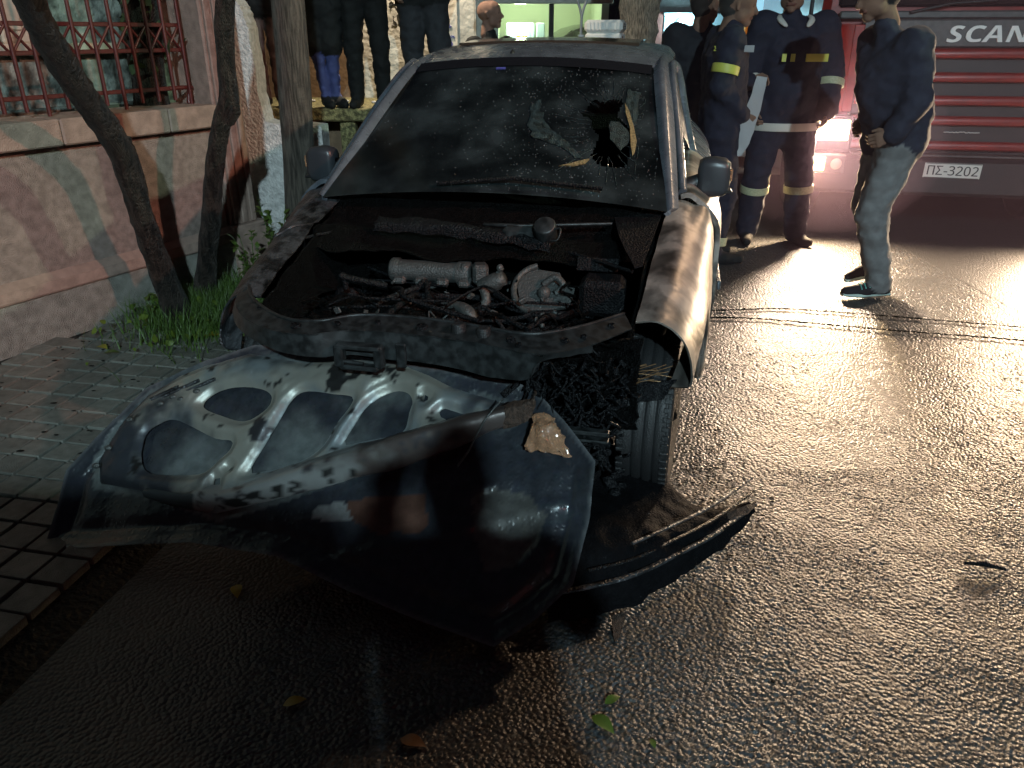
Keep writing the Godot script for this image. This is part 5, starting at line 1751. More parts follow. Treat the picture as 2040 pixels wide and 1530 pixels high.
const SKIN := Color(0.22, 0.12, 0.08)

# a head looking along f (unit, level), crown up; at = middle of the skull
func head_bones(at: Vector3, f: Vector3, up: Vector3, hair: Color, bald := false, skin := SKIN) -> Array:
	var r := f.cross(up).normalized()
	up = r.cross(f).normalized()
	var P := func(x: float, y: float, z: float) -> Vector3: return at + r * x + up * y + f * z
	var b := [
		[P.call(0, 0.028, -0.028), P.call(0, 0.03, 0.025), 0.083, 0.078, skin, 0.02],
		[P.call(0, 0.0, 0.03), P.call(0, -0.035, 0.045), 0.062, 0.056, skin, 0.02],
		[P.call(0, -0.075, 0.045), P.call(0, -0.095, 0.062), 0.045, 0.030, skin, 0.02],
		[P.call(-0.035, -0.06, 0.025), P.call(0.035, -0.06, 0.025), 0.042, 0.042, skin, 0.02],
		[P.call(0, 0.005, 0.092), P.call(0, -0.032, 0.112), 0.011, 0.016, skin, 0.012],
		[P.call(-0.04, 0.022, 0.083), P.call(0.04, 0.022, 0.083), 0.013, 0.013, skin, 0.012],
		[P.call(-0.022, -0.066, 0.09), P.call(0.022, -0.066, 0.09), 0.009, 0.009, skin * Color(0.8, 0.55, 0.55), 0.006],
		[P.call(0, -0.09, -0.03), P.call(0, -0.16, -0.045), 0.055, 0.058, skin, 0.02]]
	for s in [-1.0, 1.0]:
		b.append([P.call(s * 0.079, 0.012, -0.012), P.call(s * 0.077, -0.025, -0.006), 0.013, 0.010, skin, 0.006])
		b.append([P.call(s * 0.032, 0.004, 0.083), P.call(s * 0.033, 0.004, 0.083), 0.0075, 0.0075, Color(0.02, 0.015, 0.012), 0.002])
		b.append([P.call(s * 0.018, 0.024, 0.094), P.call(s * 0.046, 0.024, 0.082), 0.0045, 0.0035, hair.lerp(skin, 0.35), 0.003])
	if not bald:
		b.append([P.call(0, 0.046, -0.05), P.call(0, 0.066, 0.038), 0.088, 0.066, hair, 0.01])
		b.append([P.call(0, -0.02, -0.055), P.call(0, 0.0, -0.06), 0.066, 0.07, hair, 0.01])
	return b

# wrist w, pointing along d, palm facing p, curl 0..1
func hand_bones(w: Vector3, d: Vector3, p: Vector3, curl: float, side: float, skin := SKIN) -> Array:
	d = d.normalized()
	var x := d.cross(p).normalized()
	p = x.cross(d).normalized()
	var b := [[w, w + d * 0.03, 0.026, 0.026, skin, 0.01]]
	for i in 4:
		var o := (i - 1.5) * 0.0205
		b.append([w + d * 0.025 + x * o * 0.7, w + d * 0.088 + x * o, 0.014, 0.0125, skin, 0.008])
		var l: float = [0.036, 0.043, 0.040, 0.031][i]
		var k := w + d * (0.09 if i != 3 else 0.084) + x * o
		var a1 := 0.25 + curl * 0.9
		var d1 := d * cos(a1) + p * sin(a1)
		var a2 := a1 + 0.2 + curl * 1.0
		var d2 := d * cos(a2) + p * sin(a2)
		b.append([k, k + d1 * l, 0.0095, 0.009, skin, 0.003])
		b.append([k + d1 * l, k + d1 * l + d2 * l * 0.85, 0.009, 0.0075, skin, 0.003])
	var tb := w + d * 0.03 - x * side * 0.022
	var t1 := (d * 0.75 - x * side * 0.55 + p * 0.35).normalized()
	b.append([tb, tb + t1 * 0.045, 0.014, 0.011, skin, 0.006])
	b.append([tb + t1 * 0.045, tb + t1 * 0.045 + (d * 0.8 + p * 0.5).normalized() * 0.032, 0.010, 0.008, skin, 0.003])
	return b

func V(a) -> Vector3:
	return Vector3(a[0], a[1], a[2])

# J: joints in metres from the point between the feet (x to the right of the picture, y up, z towards the camera)
func figure(called: String, label: String, at: Vector3, J: Dictionary, o: Dictionary, group := "") -> Node3D:
	var t := thing(called, label, "person", at, o.get("turn", 0.0), group)
	t.scale = Vector3.ONE * o.get("tall", 1.0)
	var jc: Color = o.jacket
	var tc: Color = o.trousers
	var sc: Color = o.get("shoes", Color(0.01, 0.01, 0.01))
	var lo: float = o.get("loose", 0.015)
	var th: float = o.get("leg", 0.0)
	var shl := V(J.shl)
	var shr := V(J.shr)
	var hil := V(J.hil)
	var hir := V(J.hir)
	var ch := (shl + shr) * 0.5
	var pe := (hil + hir) * 0.5
	var across := (shr - shl).normalized()
	var hem: float = o.get("hem", 0.0)
	var b := []
	var front: Vector3 = V(o.get("front", [0, 0, 1]))
	var bel: float = o.get("belly", 0.0)
	# torso: two columns and a belly, a skirt of the jacket
	for s in [-1.0, 1.0]:
		var sh := shl if s < 0 else shr
		b.append([ch + across * s * 0.075 + Vector3(0, -0.10, 0), pe + across * s * 0.07 + Vector3(0, 0.13, 0), 0.108 + lo, 0.10 + lo, jc, 0.05])
		b.append([pe + across * s * 0.07 + Vector3(0, 0.14, 0), pe + across * s * 0.08 + Vector3(0, 0.02 - hem, 0), 0.102 + lo, 0.104 + lo, jc, 0.04])
		b.append([ch + across * s * 0.05 + Vector3(0, -0.015, 0), sh, 0.062, 0.062 + lo, jc, 0.06])
	b.append([ch + Vector3(0, -0.2, 0) + front * 0.04, pe + Vector3(0, 0.16, 0) + front * (0.04 + bel), 0.10 + lo, 0.10 + lo + bel * 0.5, jc, 0.06])
	b.append([ch + Vector3(0, -0.03, 0), V(J.neck), 0.075, 0.062, jc, 0.04])
	var wrist := {}
	for s in ["l", "r"]:
		var e := V(J["el" + s])
		var w := V(J["wr" + s])
		var sh := shl if s == "l" else shr
		b.append([sh, e, 0.058 + lo, 0.047 + lo, jc, 0.03])
		b.append([e, w, 0.047 + lo, 0.036 + lo, jc, 0.02])
		var hp := hil if s == "l" else hir
		var kn := V(J["kn" + s])
		var an := V(J["an" + s])
		var he := V(J["he" + s])
		var to := V(J["to" + s])
		b.append([hp + Vector3(0, -0.02, 0), kn, 0.092 + th, 0.064 + th, tc, 0.035])
		b.append([kn, an, 0.064 + th, 0.048 + th, tc if not o.has("shin") else o.shin, 0.02])
		b.append([an + Vector3(0, -0.01, 0), he, 0.040, 0.036, sc, 0.02])
		b.append([he, to.lerp(he, 0.45), 0.040, 0.043, sc, 0.02])
		b.append([to.lerp(he, 0.5), to, 0.043, 0.033, sc, 0.02])
	for e in o.get("extra", []):
		b.append([V(e[0]), V(e[1]), e[2], e[3], e[4], 0.03])
	var g := Geo.new()
	skin_field(g, b, o.get("cell", 0.016))
	# folds in the cloth
	var nz := FastNoiseLite.new()
	nz.seed = absi(int(at.x * 100))
	nz.frequency = 7.0
	for i in g.v.size():
		var p := g.v[i]
		if p.y > 0.1:
			g.v[i] = p + Vector3(nz.get_noise_3d(p.x, p.y * 1.6, p.z), 0, nz.get_noise_3d(p.z + 5, p.y * 1.6, p.x)) * 0.016
	if J.has("head"):
		skin_field(g, head_bones(V(J.head), V(o.get("look", [0, 0, 1])).normalized(), V(o.get("crown", [0, 1, 0])).normalized(), o.get("hair", Color(0.015, 0.012, 0.01)), o.get("bald", false), o.get("skin", SKIN)), 0.0065)
	for s in ["l", "r"]:
		if J.has("hand" + s):
			var h: Array = J["hand" + s]
			skin_field(g, hand_bones(V(J["wr" + s]), V(h[0]), V(h[1]), h[2], -1.0 if s == "l" else 1.0, o.get("skin", SKIN)), 0.0055)
	put("body", g, M.cloth, t, true)
	return t

# a band round the limb a-b at share f of its length
func band(t: Node3D, m: String, a, b, f: float, r: float, h := 0.05, squash := 1.0, called := "reflective_stripe") -> void:
	var p := V(a)
	var q := V(b)
	var d := (q - p).normalized()
	var c := p.lerp(q, f)
	var g := Geo.new()
	var x := d.cross(Vector3.BACK if absf(d.z) < 0.8 else Vector3.UP).normalized()
	var z := x.cross(d).normalized()
	var rows := []
	for k in 4:
		var row := PackedVector3Array()
		for i in 28:
			var an := TAU * i / 28.0
			var rr := r - (0.004 if k == 0 or k == 3 else 0.0)
			row.append(c + d * h * ([-0.5, -0.46, 0.46, 0.5][k]) + x * cos(an) * rr + z * sin(an) * rr * squash)
		rows.append(row)
	g.grid(rows, true)
	put(called, g, M[m], t)

func people() -> void:
	var navy := Color(0.013, 0.012, 0.030)
	var black := Color(0.008, 0.008, 0.009)
	# fireman facing the camera, wide jacket
	var J := {"neck": [-0.04, 1.60, 0], "head": [-0.06, 1.745, 0.03], "shl": [-0.22, 1.53, 0], "shr": [0.20, 1.53, 0], "ell": [-0.315, 1.24, -0.02], "elr": [0.31, 1.23, -0.02], "wrl": [-0.26, 1.0, 0.08], "wrr": [0.28, 0.98, 0.06], "hil": [-0.115, 0.93, 0], "hir": [0.11, 0.93, 0], "knl": [-0.15, 0.50, 0.02], "knr": [0.17, 0.50, 0.03], "anl": [-0.15, 0.10, -0.05], "anr": [0.20, 0.10, 0.02], "hel": [-0.14, 0.045, -0.10], "her": [0.19, 0.045, -0.03], "tol": [-0.19, 0.035, 0.12], "tor": [0.27, 0.035, 0.16], "handl": [[0.15, -0.9, 0.35], [1, 0, 0], 0.5], "handr": [[-0.12, -0.9, 0.3], [-1, 0, 0], 0.5]}
	var f := figure("person", "person in wide dark firefighter jacket facing the camera, chest and hem stripes", Vector3(2.08, 0.0, -6.2), J, {"jacket": navy, "trousers": navy, "loose": 0.042, "leg": 0.035, "hem": 0.10, "look": [-0.35, -0.12, 0.9], "belly": 0.03, "tall": 1.045}, "firefighters by the car")
	for s in [-1, 1]:
		var g := Geo.new()
		for q in ([[0.02, 0.05, 0.16]] if s > 0 else [[-0.14, 0.05, 0.03], [-0.08, 0.05, 0.03]]):
			g.box(Vector3(q[0] + q[2] * 0.5, 1.335, 0.218 if s > 0 else 0.216), Vector3(q[2], q[1], 0.006), 0.001, Basis(Vector3.UP, 0.1 * s))
		put("reflective_stripe", g, M.stripe_yellow, f)
		g = Geo.new()
		g.tube(smooth_path([Vector3(-0.04 + s * 0.10, 1.60, 0.05), Vector3(-0.04 + s * 0.11, 1.575, 0.10), Vector3(-0.04 + s * 0.07, 1.53, 0.14)], 4), [0.012, 0.016, 0.018, 0.02, 0.022, 0.022, 0.02, 0.016, 0.008], 8, true, 0.6)
		put("collar", g, M.stripe_silver, f)
	band(f, "stripe_silver", [0, 1.0, 0.01], [0, 0.7, 0.01], 0.42, 0.262, 0.055, 0.70)
	band(f, "stripe_silver", J.ell, J.wrl, 0.28, 0.095)
	band(f, "stripe", J.elr, J.wrr, 0.28, 0.095)
	band(f, "stripe", J.knl, J.anl, 0.20, 0.108, 0.055)
	band(f, "stripe", J.knr, J.anr, 0.20, 0.108, 0.055)
	# fireman in profile facing right, phone strip of paper in his hand
	J = {"neck": [0.0, 1.555, 0], "head": [0.015, 1.675, 0.0], "shl": [-0.05, 1.47, -0.18], "shr": [-0.05, 1.47, 0.17], "ell": [0.10, 1.20, -0.20], "elr": [-0.10, 1.19, 0.20], "wrl": [0.16, 1.21, -0.10], "wrr": [0.06, 1.02, 0.16], "hil": [-0.03, 0.91, -0.10], "hir": [-0.03, 0.91, 0.10], "knl": [0.02, 0.50, -0.10], "knr": [0.03, 0.49, 0.11], "anl": [-0.04, 0.09, -0.12], "anr": [-0.02, 0.09, 0.12], "hel": [-0.09, 0.045, -0.13], "her": [-0.08, 0.045, 0.13], "tol": [0.15, 0.035, -0.12], "tor": [0.18, 0.035, 0.14], "handl": [[0.7, 0.2, 0.1], [0, -0.5, 0.5], 0.6], "handr": [[0.8, -0.5, 0.0], [0, 0.3, -1], 0.6]}
	f = figure("person", "person in dark firefighter suit in profile beside the car window, yellow arm stripe", Vector3(1.50, 0.0, -5.7), J, {"jacket": navy, "trousers": navy, "loose": 0.024, "leg": 0.02, "hem": 0.05, "front": [1, 0, 0], "look": [0.95, -0.1, 0.25], "hair": Color(0.03, 0.025, 0.02), "tall": 1.03}, "firefighters by the car")
	band(f, "stripe_yellow", J.shr, J.elr, 0.62, 0.088, 0.055)
	band(f, "stripe_yellow", J.shl, J.ell, 0.62, 0.088, 0.055)
	band(f, "stripe", J.knr, J.anr, 0.80, 0.086, 0.06)
	band(f, "stripe", J.knl, J.anl, 0.80, 0.086, 0.06)
	var g := Geo.new()
	g.box(Vector3(0, 0, 0), Vector3(0.005, 0.04, 0.06), 0.001)
	var pt := put("shoulder_patch", g, M.paper, f)
	pt.position = Vector3(0.045, 1.42, 0.232)
	pt.rotation_degrees = Vector3(0, 75, 8)
	var tm := text_mesh("ΣΩΜΑ", 0.03, 0.002)
	var tx := put("back_lettering", tm, M.stripe_yellow, f)
	tx.position = Vector3(-0.115, 1.42, 0.205)
	tx.rotation_degrees = Vector3(-8, -32, 0)
	g = Geo.new()
	g.sheet(dent(patch([[Vector3(-0.05, 0.30, 0), Vector3(0.02, 0.31, 0.01)], [Vector3(-0.055, 0.1, 0.02), Vector3(0.045, 0.1, 0.0)], [Vector3(-0.06, -0.10, 0.0), Vector3(0.04, -0.12, 0.02)], [Vector3(-0.02, -0.22, 0.01), Vector3(0.01, -0.22, 0.01)]], 5, 4), 0.01, 8.0, 3), 0.003, Vector3.BACK)
	var pp := put("folded_sheet", g, M.paper)
	pp.position = Vector3(1.625, 0.99, -5.53)
	pp.rotation_degrees = Vector3(0, 0, -12)
	tag(pp, "long crumpled pale sheet hanging from the hand of a uniformed person", "paper")
	# fireman behind him
	J = {"neck": [0.0, 1.56, 0], "head": [0.01, 1.695, 0.0], "shl": [-0.19, 1.49, 0.02], "shr": [0.19, 1.49, -0.02], "ell": [-0.25, 1.2, 0], "elr": [0.25, 1.2, 0], "wrl": [-0.25, 0.95, 0.05], "wrr": [0.25, 0.95, 0.05], "hil": [-0.1, 0.92, 0], "hir": [0.1, 0.92, 0], "knl": [-0.11, 0.5, 0.02], "knr": [0.11, 0.5, 0.02], "anl": [-0.11, 0.09, -0.02], "anr": [0.11, 0.09, -0.02], "hel": [-0.11, 0.045, 0.03], "her": [0.11, 0.045, 0.03], "tol": [-0.14, 0.035, -0.2], "tor": [0.14, 0.035, -0.2], "handl": [[0, -1, 0], [1, 0, 0], 0.4], "handr": [[0, -1, 0], [-1, 0, 0], 0.4]}
	figure("person", "person in dark firefighter jacket half turned away, leftmost of those in uniform", Vector3(1.42, 0.0, -6.3), J, {"jacket": Color(0.008, 0.008, 0.014), "trousers": black, "loose": 0.03, "leg": 0.015, "tall": 1.03, "look": [0.75, 0, -0.55], "front": [0, 0, -1], "cell": 0.02, "hair": Color(0.02, 0.014, 0.01)}, "firefighters by the car")
	# man walking to the left
	J = {"neck": [-0.17, 1.50, 0.02], "head": [-0.24, 1.655, 0.02], "shl": [-0.13, 1.42, -0.17], "shr": [-0.06, 1.41, 0.17], "ell": [0.04, 1.16, -0.20], "elr": [-0.01, 1.14, 0.21], "wrl": [-0.06, 1.0, -0.20], "wrr": [-0.10, 0.97, 0.20], "hil": [0.0, 0.92, -0.09], "hir": [0.0, 0.92, 0.09], "knl": [-0.02, 0.52, -0.12], "knr": [-0.085, 0.51, 0.09], "anl": [0.12, 0.20, -0.14], "anr": [0.035, 0.10, 0.10], "hel": [0.15, 0.145, -0.14], "her": [0.075, 0.055, 0.10], "tol": [-0.03, 0.05, -0.16], "tor": [-0.155, 0.045, 0.11], "handl": [[-0.8, -0.5, 0], [0, 0, 1], 0.6], "handr": [[-0.9, -0.4, 0], [0, 0, -1], 0.6]}
	f = figure("person", "person in dark jacket and pale grey trousers walking left past the headlamp", Vector3(2.31, 0.0, -4.85), J, {"jacket": Color(0.030, 0.030, 0.048), "trousers": Color(0.21, 0.205, 0.205), "shoes": Color(0.012, 0.014, 0.018), "loose": 0.028, "leg": 0.024, "hem": 0.02, "front": [-1, 0, 0], "look": [-0.95, -0.25, 0.1], "crown": [-0.25, 1, 0], "belly": 0.03, "hair": Color(0.015, 0.012, 0.014), "tall": 1.06})
	for s in ["r", "l"]:
		var he := V(J["he" + s])
		var to := V(J["to" + s])
		g = Geo.new()
		var dn := Vector3(0, -0.022, 0)
		g.tube([he + Vector3(0.03, 0, 0) + dn, he.lerp(to, 0.35) + dn, he.lerp(to, 0.7) + dn, to + Vector3(-0.025, 0.004, 0) + dn], [0.034, 0.042, 0.047, 0.028], 12, true, 0.42)
		put("sole", g, M.sole, f)
		g = Geo.new()
		for k in 4:
			var c := he.lerp(to, 0.38 + k * 0.1) + Vector3(0, 0.05 - k * 0.004, 0)
			g.tube([c + Vector3(0.004, -0.02, 0.04), c + Vector3(0, 0.004, 0.015), c + Vector3(0, 0.004, -0.015), c + Vector3(0.004, -0.02, -0.04)], 0.004, 5)
		put("laces", g, M.lace, f)
	# people on the raised pavement
	var leg := {"neck": [0.0, 1.5, 0], "head": [0, 1.63, 0.02], "shl": [-0.18, 1.43, 0], "shr": [0.18, 1.43, 0], "ell": [-0.23, 1.15, 0.03], "elr": [0.22, 1.15, 0.04], "wrl": [-0.20, 0.93, 0.1], "wrr": [0.10, 1.0, 0.2], "hil": [-0.09, 0.9, 0], "hir": [0.09, 0.9, 0], "knl": [-0.09, 0.49, 0.02], "knr": [0.07, 0.49, 0.02], "anl": [-0.07, 0.09, -0.02], "anr": [0.06, 0.09, -0.02], "hel": [-0.07, 0.045, -0.06], "her": [0.06, 0.045, -0.06], "tol": [-0.05, 0.03, 0.16], "tor": [0.14, 0.03, 0.13], "handl": [[0, -0.9, 0.3], [1, 0, 0], 0.5], "handr": [[-0.4, 0.2, 0.6], [0, 0, -1], 0.6]}
	var p1 := leg.duplicate()
	p1.merge({"wrr": [0.2, 0.93, 0.08], "handr": [[0, -0.9, 0.3], [-1, 0, 0], 0.5], "tor": [0.12, 0.03, 0.12]}, true)
	f = figure("person", "person in dark coat and tan trousers partly behind the utility pole", Vector3(-2.04, 0.98, -7.0), p1, {"jacket": black, "trousers": Color(0.14, 0.095, 0.085), "loose": 0.05, "hem": 0.10, "cell": 0.019}, "onlookers on the raised pavement")
	g = Geo.new()
	g.box(Vector3(0.10, 0.07, 0.09), Vector3(0.06, 0.05, 0.03), 0.01, Basis(Vector3.RIGHT, -0.6))
	put("shoe_tongue", g, M.stripe, f)
	var p2 := leg.duplicate()
	p2.merge({"knl": [-0.05, 0.49, 0.03], "knr": [0.075, 0.49, 0.02], "anl": [-0.01, 0.09, 0], "anr": [0.075, 0.09, -0.02], "hel": [-0.02, 0.045, -0.04], "her": [0.08, 0.045, -0.07], "tol": [0.07, 0.03, 0.15], "tor": [0.17, 0.03, 0.1], "wrl": [0.12, 1.05, 0.17], "handl": [[0.9, 0.1, 0.2], [0, 0, -1], 0.5]}, true)
	figure("person", "person in knee length dark coat and blue jeans on the raised pavement", Vector3(-1.57, 0.98, -6.95), p2, {"jacket": Color(0.011, 0.009, 0.010), "trousers": black, "shin": Color(0.065, 0.08, 0.22), "loose": 0.035, "leg": -0.008, "hem": 0.12, "cell": 0.017, "extra": [[[-0.07, 0.85, 0], [-0.075, 0.50, 0.01], 0.115, 0.105, Color(0.011, 0.009, 0.010)], [[0.07, 0.85, 0], [0.075, 0.50, 0.01], 0.115, 0.105, Color(0.011, 0.009, 0.010)]]}, "onlookers on the raised pavement")
	var p3 := leg.duplicate()
	p3.merge({"knl": [-0.10, 0.49, 0.02], "anl": [-0.10, 0.09, 0], "hel": [-0.10, 0.045, -0.05], "tol": [-0.12, 0.03, 0.15], "knr": [0.12, 0.49, 0.02], "anr": [0.12, 0.09, 0], "her": [0.12, 0.045, -0.05], "tor": [0.15, 0.03, 0.15], "wrl": [0.0, 1.06, 0.2], "handl": [[0.4, 0.3, 0.4], [0, 0, -1], 0.7]}, true)
	figure("person", "person all in black with hands together, beside the one in blue jeans", Vector3(-1.21, 0.98, -6.95), p3, {"jacket": black, "trousers": Color(0.006, 0.006, 0.006), "loose": 0.035, "leg": 0.012, "cell": 0.018}, "onlookers on the raised pavement")
	var p4 := leg.duplicate()
	p4.merge({"elr": [0.27, 1.15, 0.0], "wrr": [0.2, 0.95, 0.1], "handr": [[-0.3, -0.8, 0.3], [-1, 0, 0], 0.6], "knr": [0.14, 0.49, 0.03], "anr": [0.19, 0.09, 0], "her": [0.19, 0.045, -0.05], "tor": [0.24, 0.03, 0.14]}, true)
	figure("person", "person in dark jacket and grey trousers, nearest the car roof", Vector3(-0.75, 0.98, -7.1), p4, {"jacket": Color(0.010, 0.010, 0.011), "trousers": Color(0.035, 0.034, 0.036), "loose": 0.055, "leg": 0.03, "hem": 0.03, "cell": 0.018}, "onlookers on the raised pavement")
	# bald man beyond the roof
	var p5 := leg.duplicate()
	p5.merge({"neck": [0, 1.545, 0], "head": [0.0, 1.71, 0.0], "shl": [-0.14, 1.45, 0.14], "shr": [0.15, 1.45, -0.12], "wrr": [0.2, 0.93, 0.05], "handr": [[0, -0.9, 0.3], [-1, 0, 0], 0.5]}, true)
	figure("person", "person in black shirt with shaved head looking right beyond the car roof", Vector3(-0.20, 0.0, -7.6), p5, {"jacket": Color(0.010, 0.010, 0.010), "trousers": black, "loose": 0.02, "look": [0.92, 0.12, 0.15], "bald": true, "hair": Color(0.04, 0.03, 0.025), "cell": 0.018, "skin": Color(0.26, 0.145, 0.105)})
	# the one who takes the picture
	var p6 := leg.duplicate()
	p6.merge({"head": [0, 1.62, -0.02], "ell": [-0.25, 1.22, -0.12], "elr": [0.25, 1.22, -0.12], "wrl": [-0.22, 1.40, -0.26], "wrr": [-0.08, 1.40, -0.26], "handl": [[0.2, 0.8, -0.3], [0, 0, -1], 0.4], "handr": [[-0.2, 0.8, -0.3], [0, 0, -1], 0.4], "tol": [-0.1, 0.03, -0.17], "tor": [0.1, 0.03, -0.17], "hel": [-0.08, 0.045, 0.05], "her": [0.08, 0.045, 0.05]}, true)
	figure("person", "person in dark jacket standing before the car with both arms raised", Vector3(0.23, 0.0, 0.42), p6, {"jacket": black, "trousers": black, "loose": 0.01, "leg": 0.0, "look": [0, -0.2, -1], "front": [0, 0, -1], "cell": 0.024})

func text_mesh(s: String, h: float, depth: float, bold := true) -> TextMesh:
	var tm := TextMesh.new()
	var sf := SystemFont.new()
	sf.font_names = PackedStringArray(["Droid Sans"])
	sf.font_weight = 700 if bold else 400
	tm.font = sf
	tm.text = s
	tm.font_size = 64
	tm.pixel_size = h / 46.0
	tm.depth = depth
	return tm

# ------------------------------------------------------------------ fire engine (frame: origin on the ground under the middle of its front, z towards the camera side)
func fire_engine() -> void:
	var t := thing("fire_engine", "red fire engine with lit headlamps and wide slatted grille", "fire engine", Vector3(3.58, 0, -6.40), -12.0)
	var g := Geo.new()
	g.box(Vector3(0, 1.95, -1.05), Vector3(2.34, 1.75, 1.9), 0.06)
	put("cab", g, M.engine_red, t)
	# left and right cab corners flanking the grille
	for s in [-1, 1]:
		g = Geo.new()
		var rows := []
		for y in [0.98, 1.3, 1.62]:
			var row := []
			for k in 6:
				var a := k / 5.0 * PI * 0.5
				row.append(Vector3(s * (0.93 + 0.24 * sin(a)), y, -0.20 + 0.24 * cos(a)))
			rows.append(row)
		g.sheet(patch(rows, 3, 3), 0.02, Vector3(s, 0, 1))
		g.box(Vector3(s * 0.90, 1.3, 0.03), Vector3(0.08, 0.64, 0.03), 0.008)
		put("corner_panel", g, M.engine_red, t)
	# grille: dark recess, five red bars
	g = Geo.new()
	g.box(Vector3(0, 1.0, -0.06), Vector3(1.72, 0.80, 0.10), 0.01)
	put("grille_back", g, M.grille_dark, t)
	for y in [1.415, 1.245, 1.075, 0.925, 0.735]:
		g = Geo.new()
		var rows := []
		for q in [[-0.030, -0.01], [-0.036, 0.02], [-0.02, 0.038], [0.02, 0.030], [0.036, 0.012], [0.03, -0.01]]:
			rows.append(PackedVector3Array([Vector3(-0.85, y + q[0], q[1]), Vector3(0, y + q[0], q[1] + 0.012), Vector3(0.85, y + q[0], q[1])]))
		g.grid(rows)
		put("grille_bar", g, M.engine_red, t)
	g = Geo.new()
	g.box(Vector3(0, 1.555, -0.01), Vector3(1.74, 0.20, 0.06), 0.012)
	put("name_panel", g, M.panel_grey, t)
	var tm := text_mesh("SCANIA", 0.112, 0.012)
	var tx := put("lettering", tm, M.letters, t)
	tx.position = Vector3(0.14, 1.548, 0.028)
	tx.transform.basis = Basis(Vector3(1.42, 0, 0), Vector3(0.18, 1, 0), Vector3(0, 0, 1))
	g = Geo.new()
	rng.seed = 5
	var sp := []
	for k in 40:
		sp.append(Vector3(-0.13 + k * 0.0068, 0.835 + rng.randf_range(-0.006, 0.006) * (1.0 - absf(k - 20) / 22.0), -0.004))
	g.tube(sp, 0.003, 4)
	put("script_badge", g, M.letters, t)
	# windscreen with its lower trim, wipers, mirrors
	g = Geo.new()
	g.box(Vector3(0, 2.15, -0.09), Vector3(2.12, 0.82, 0.04), 0.02)
	put("windscreen", g, M.cab_glass, t)
	g = Geo.new()
	g.box(Vector3(0, 1.685, -0.05), Vector3(2.1, 0.055, 0.06), 0.01)
	put("scuttle_panel", g, M.panel_grey, t)
	for x in [-0.55, 0.25]:
		g = Geo.new()
		g.tube([Vector3(x, 1.70, 0.0), Vector3(x + 0.28, 1.76, -0.03), Vector3(x + 0.6, 1.78, -0.05)], 0.012, 6)
		put("wiper", g, M.black_plastic, t)
	for s in [-1, 1]:
		g = Geo.new()
		g.tube(smooth_path([Vector3(s * 1.12, 1.62, -0.05), Vector3(s * 1.26, 1.66, 0.05), Vector3(s * 1.28, 1.8, 0.06), Vector3(s * 1.28, 2.3, 0.06)], 5), 0.016, 8)
		put("mirror_arm", g, M.black_plastic, t)
		g = Geo.new()
		g.box(Vector3(s * 1.29, 2.02, 0.07), Vector3(0.20, 0.42, 0.07), 0.025)
		put("mirror", g, M.black_plastic, t)
	# bumper with headlamps, fog lamps, indicators
	g = Geo.new()
	g.box(Vector3(0, 0.50, 0.02), Vector3(2.42, 0.30, 0.22), 0.03)
	put("bumper", g, M.black_plastic, t)
	g = Geo.new()
	g.box(Vector3(0, 0.668, 0.03), Vector3(1.62, 0.018, 0.2), 0.004)
	put("bumper_trim", g, M.panel_grey, t)
	for s in [-1, 1]:
		g = Geo.new()
		g.box(Vector3(s * 1.02, 0.81, 0.0), Vector3(0.40, 0.28, 0.14), 0.02)
		put("lamp_housing", g, M.panel_grey, t)
		g = Geo.new()
		g.box(Vector3(s * 1.0, 0.84, 0.075), Vector3(0.295, 0.16, 0.02), 0.009)
		put("headlamp", g, M.headlamp_glow, t)
		g = Geo.new()
		g.box(Vector3(s * 1.185, 0.83, 0.05), Vector3(0.05, 0.10, 0.05), 0.012)
		put("indicator_lamp", g, M.indicator_glow, t)
		g = Geo.new()
		g.box(Vector3(s * 1.01, 0.585, 0.13), Vector3(0.31, 0.155, 0.03), 0.01)
		put("fog_lamp_housing", g, M.panel_grey, t)
		g = Geo.new()
		g.box(Vector3(s * 1.08, 0.585, 0.15), Vector3(0.135, 0.115, 0.016), 0.007)
		put("fog_lamp", g, M.fog_glow, t)
		g = Geo.new()
		g.lathe([Vector2(0.001, 0.012), Vector2(0.035, 0.01), Vector2(0.045, 0.0)], Transform3D(Basis(Vector3.RIGHT, PI / 2), Vector3(s * 0.925, 0.585, 0.148)), 16)
		put("spot_lamp", g, M.lamp_off, t)
		spot("headlamp_beam", Vector3(s * 1.0, 0.84, 0.11), Vector3(0, -0.10, 1), Color(1.0, 0.88, 0.76), 9.0, 0.07, 82.0, t, 0.8)
		spot("fog_lamp_beam", Vector3(s * 1.08, 0.585, 0.18), Vector3(0, -0.08, 1), Color(1.0, 0.85, 0.64), 6.0, 0.05, 82.0, t, 0.8)
	# number plate
	g = Geo.new()
	g.box(Vector3(0.02, 0.545, 0.14), Vector3(0.42, 0.115, 0.008), 0.003)
	var pl := put("number_plate", g, M.plate_white, t)
	pl.position = Vector3(-0.07, 0.012, 0)
	pl.rotation_degrees.z = -0.6
	var pt := put("plate_text", text_mesh("ΠΣ-3202", 0.072, 0.003, false), M.ink_black, pl)
	pt.position = Vector3(0.02, 0.545, 0.146)
	pt.scale = Vector3(1.04, 1.0, 1.0)
	g = Geo.new()
	for r in [[0, 0.058, 0.45, 0.004], [0, -0.058, 0.45, 0.004]]:
		g.box(Vector3(0.02 + r[0], 0.545 + r[1] * 0.93, 0.1445), Vector3(r[2] * 0.9, r[3], 0.002))
	put("plate_rim", g, M.ink_black, pl)
	# body behind, wheels, underside
	g = Geo.new()
	g.box(Vector3(0, 1.75, -4.6), Vector3(2.4, 2.3, 4.9), 0.06)
	put("body", g, M.engine_red, t)
	g = Geo.new()
	g.box(Vector3(0, 0.62, -3.6), Vector3(1.0, 0.3, 6.4), 0.03)
	put("chassis", g, M.grille_dark, t)
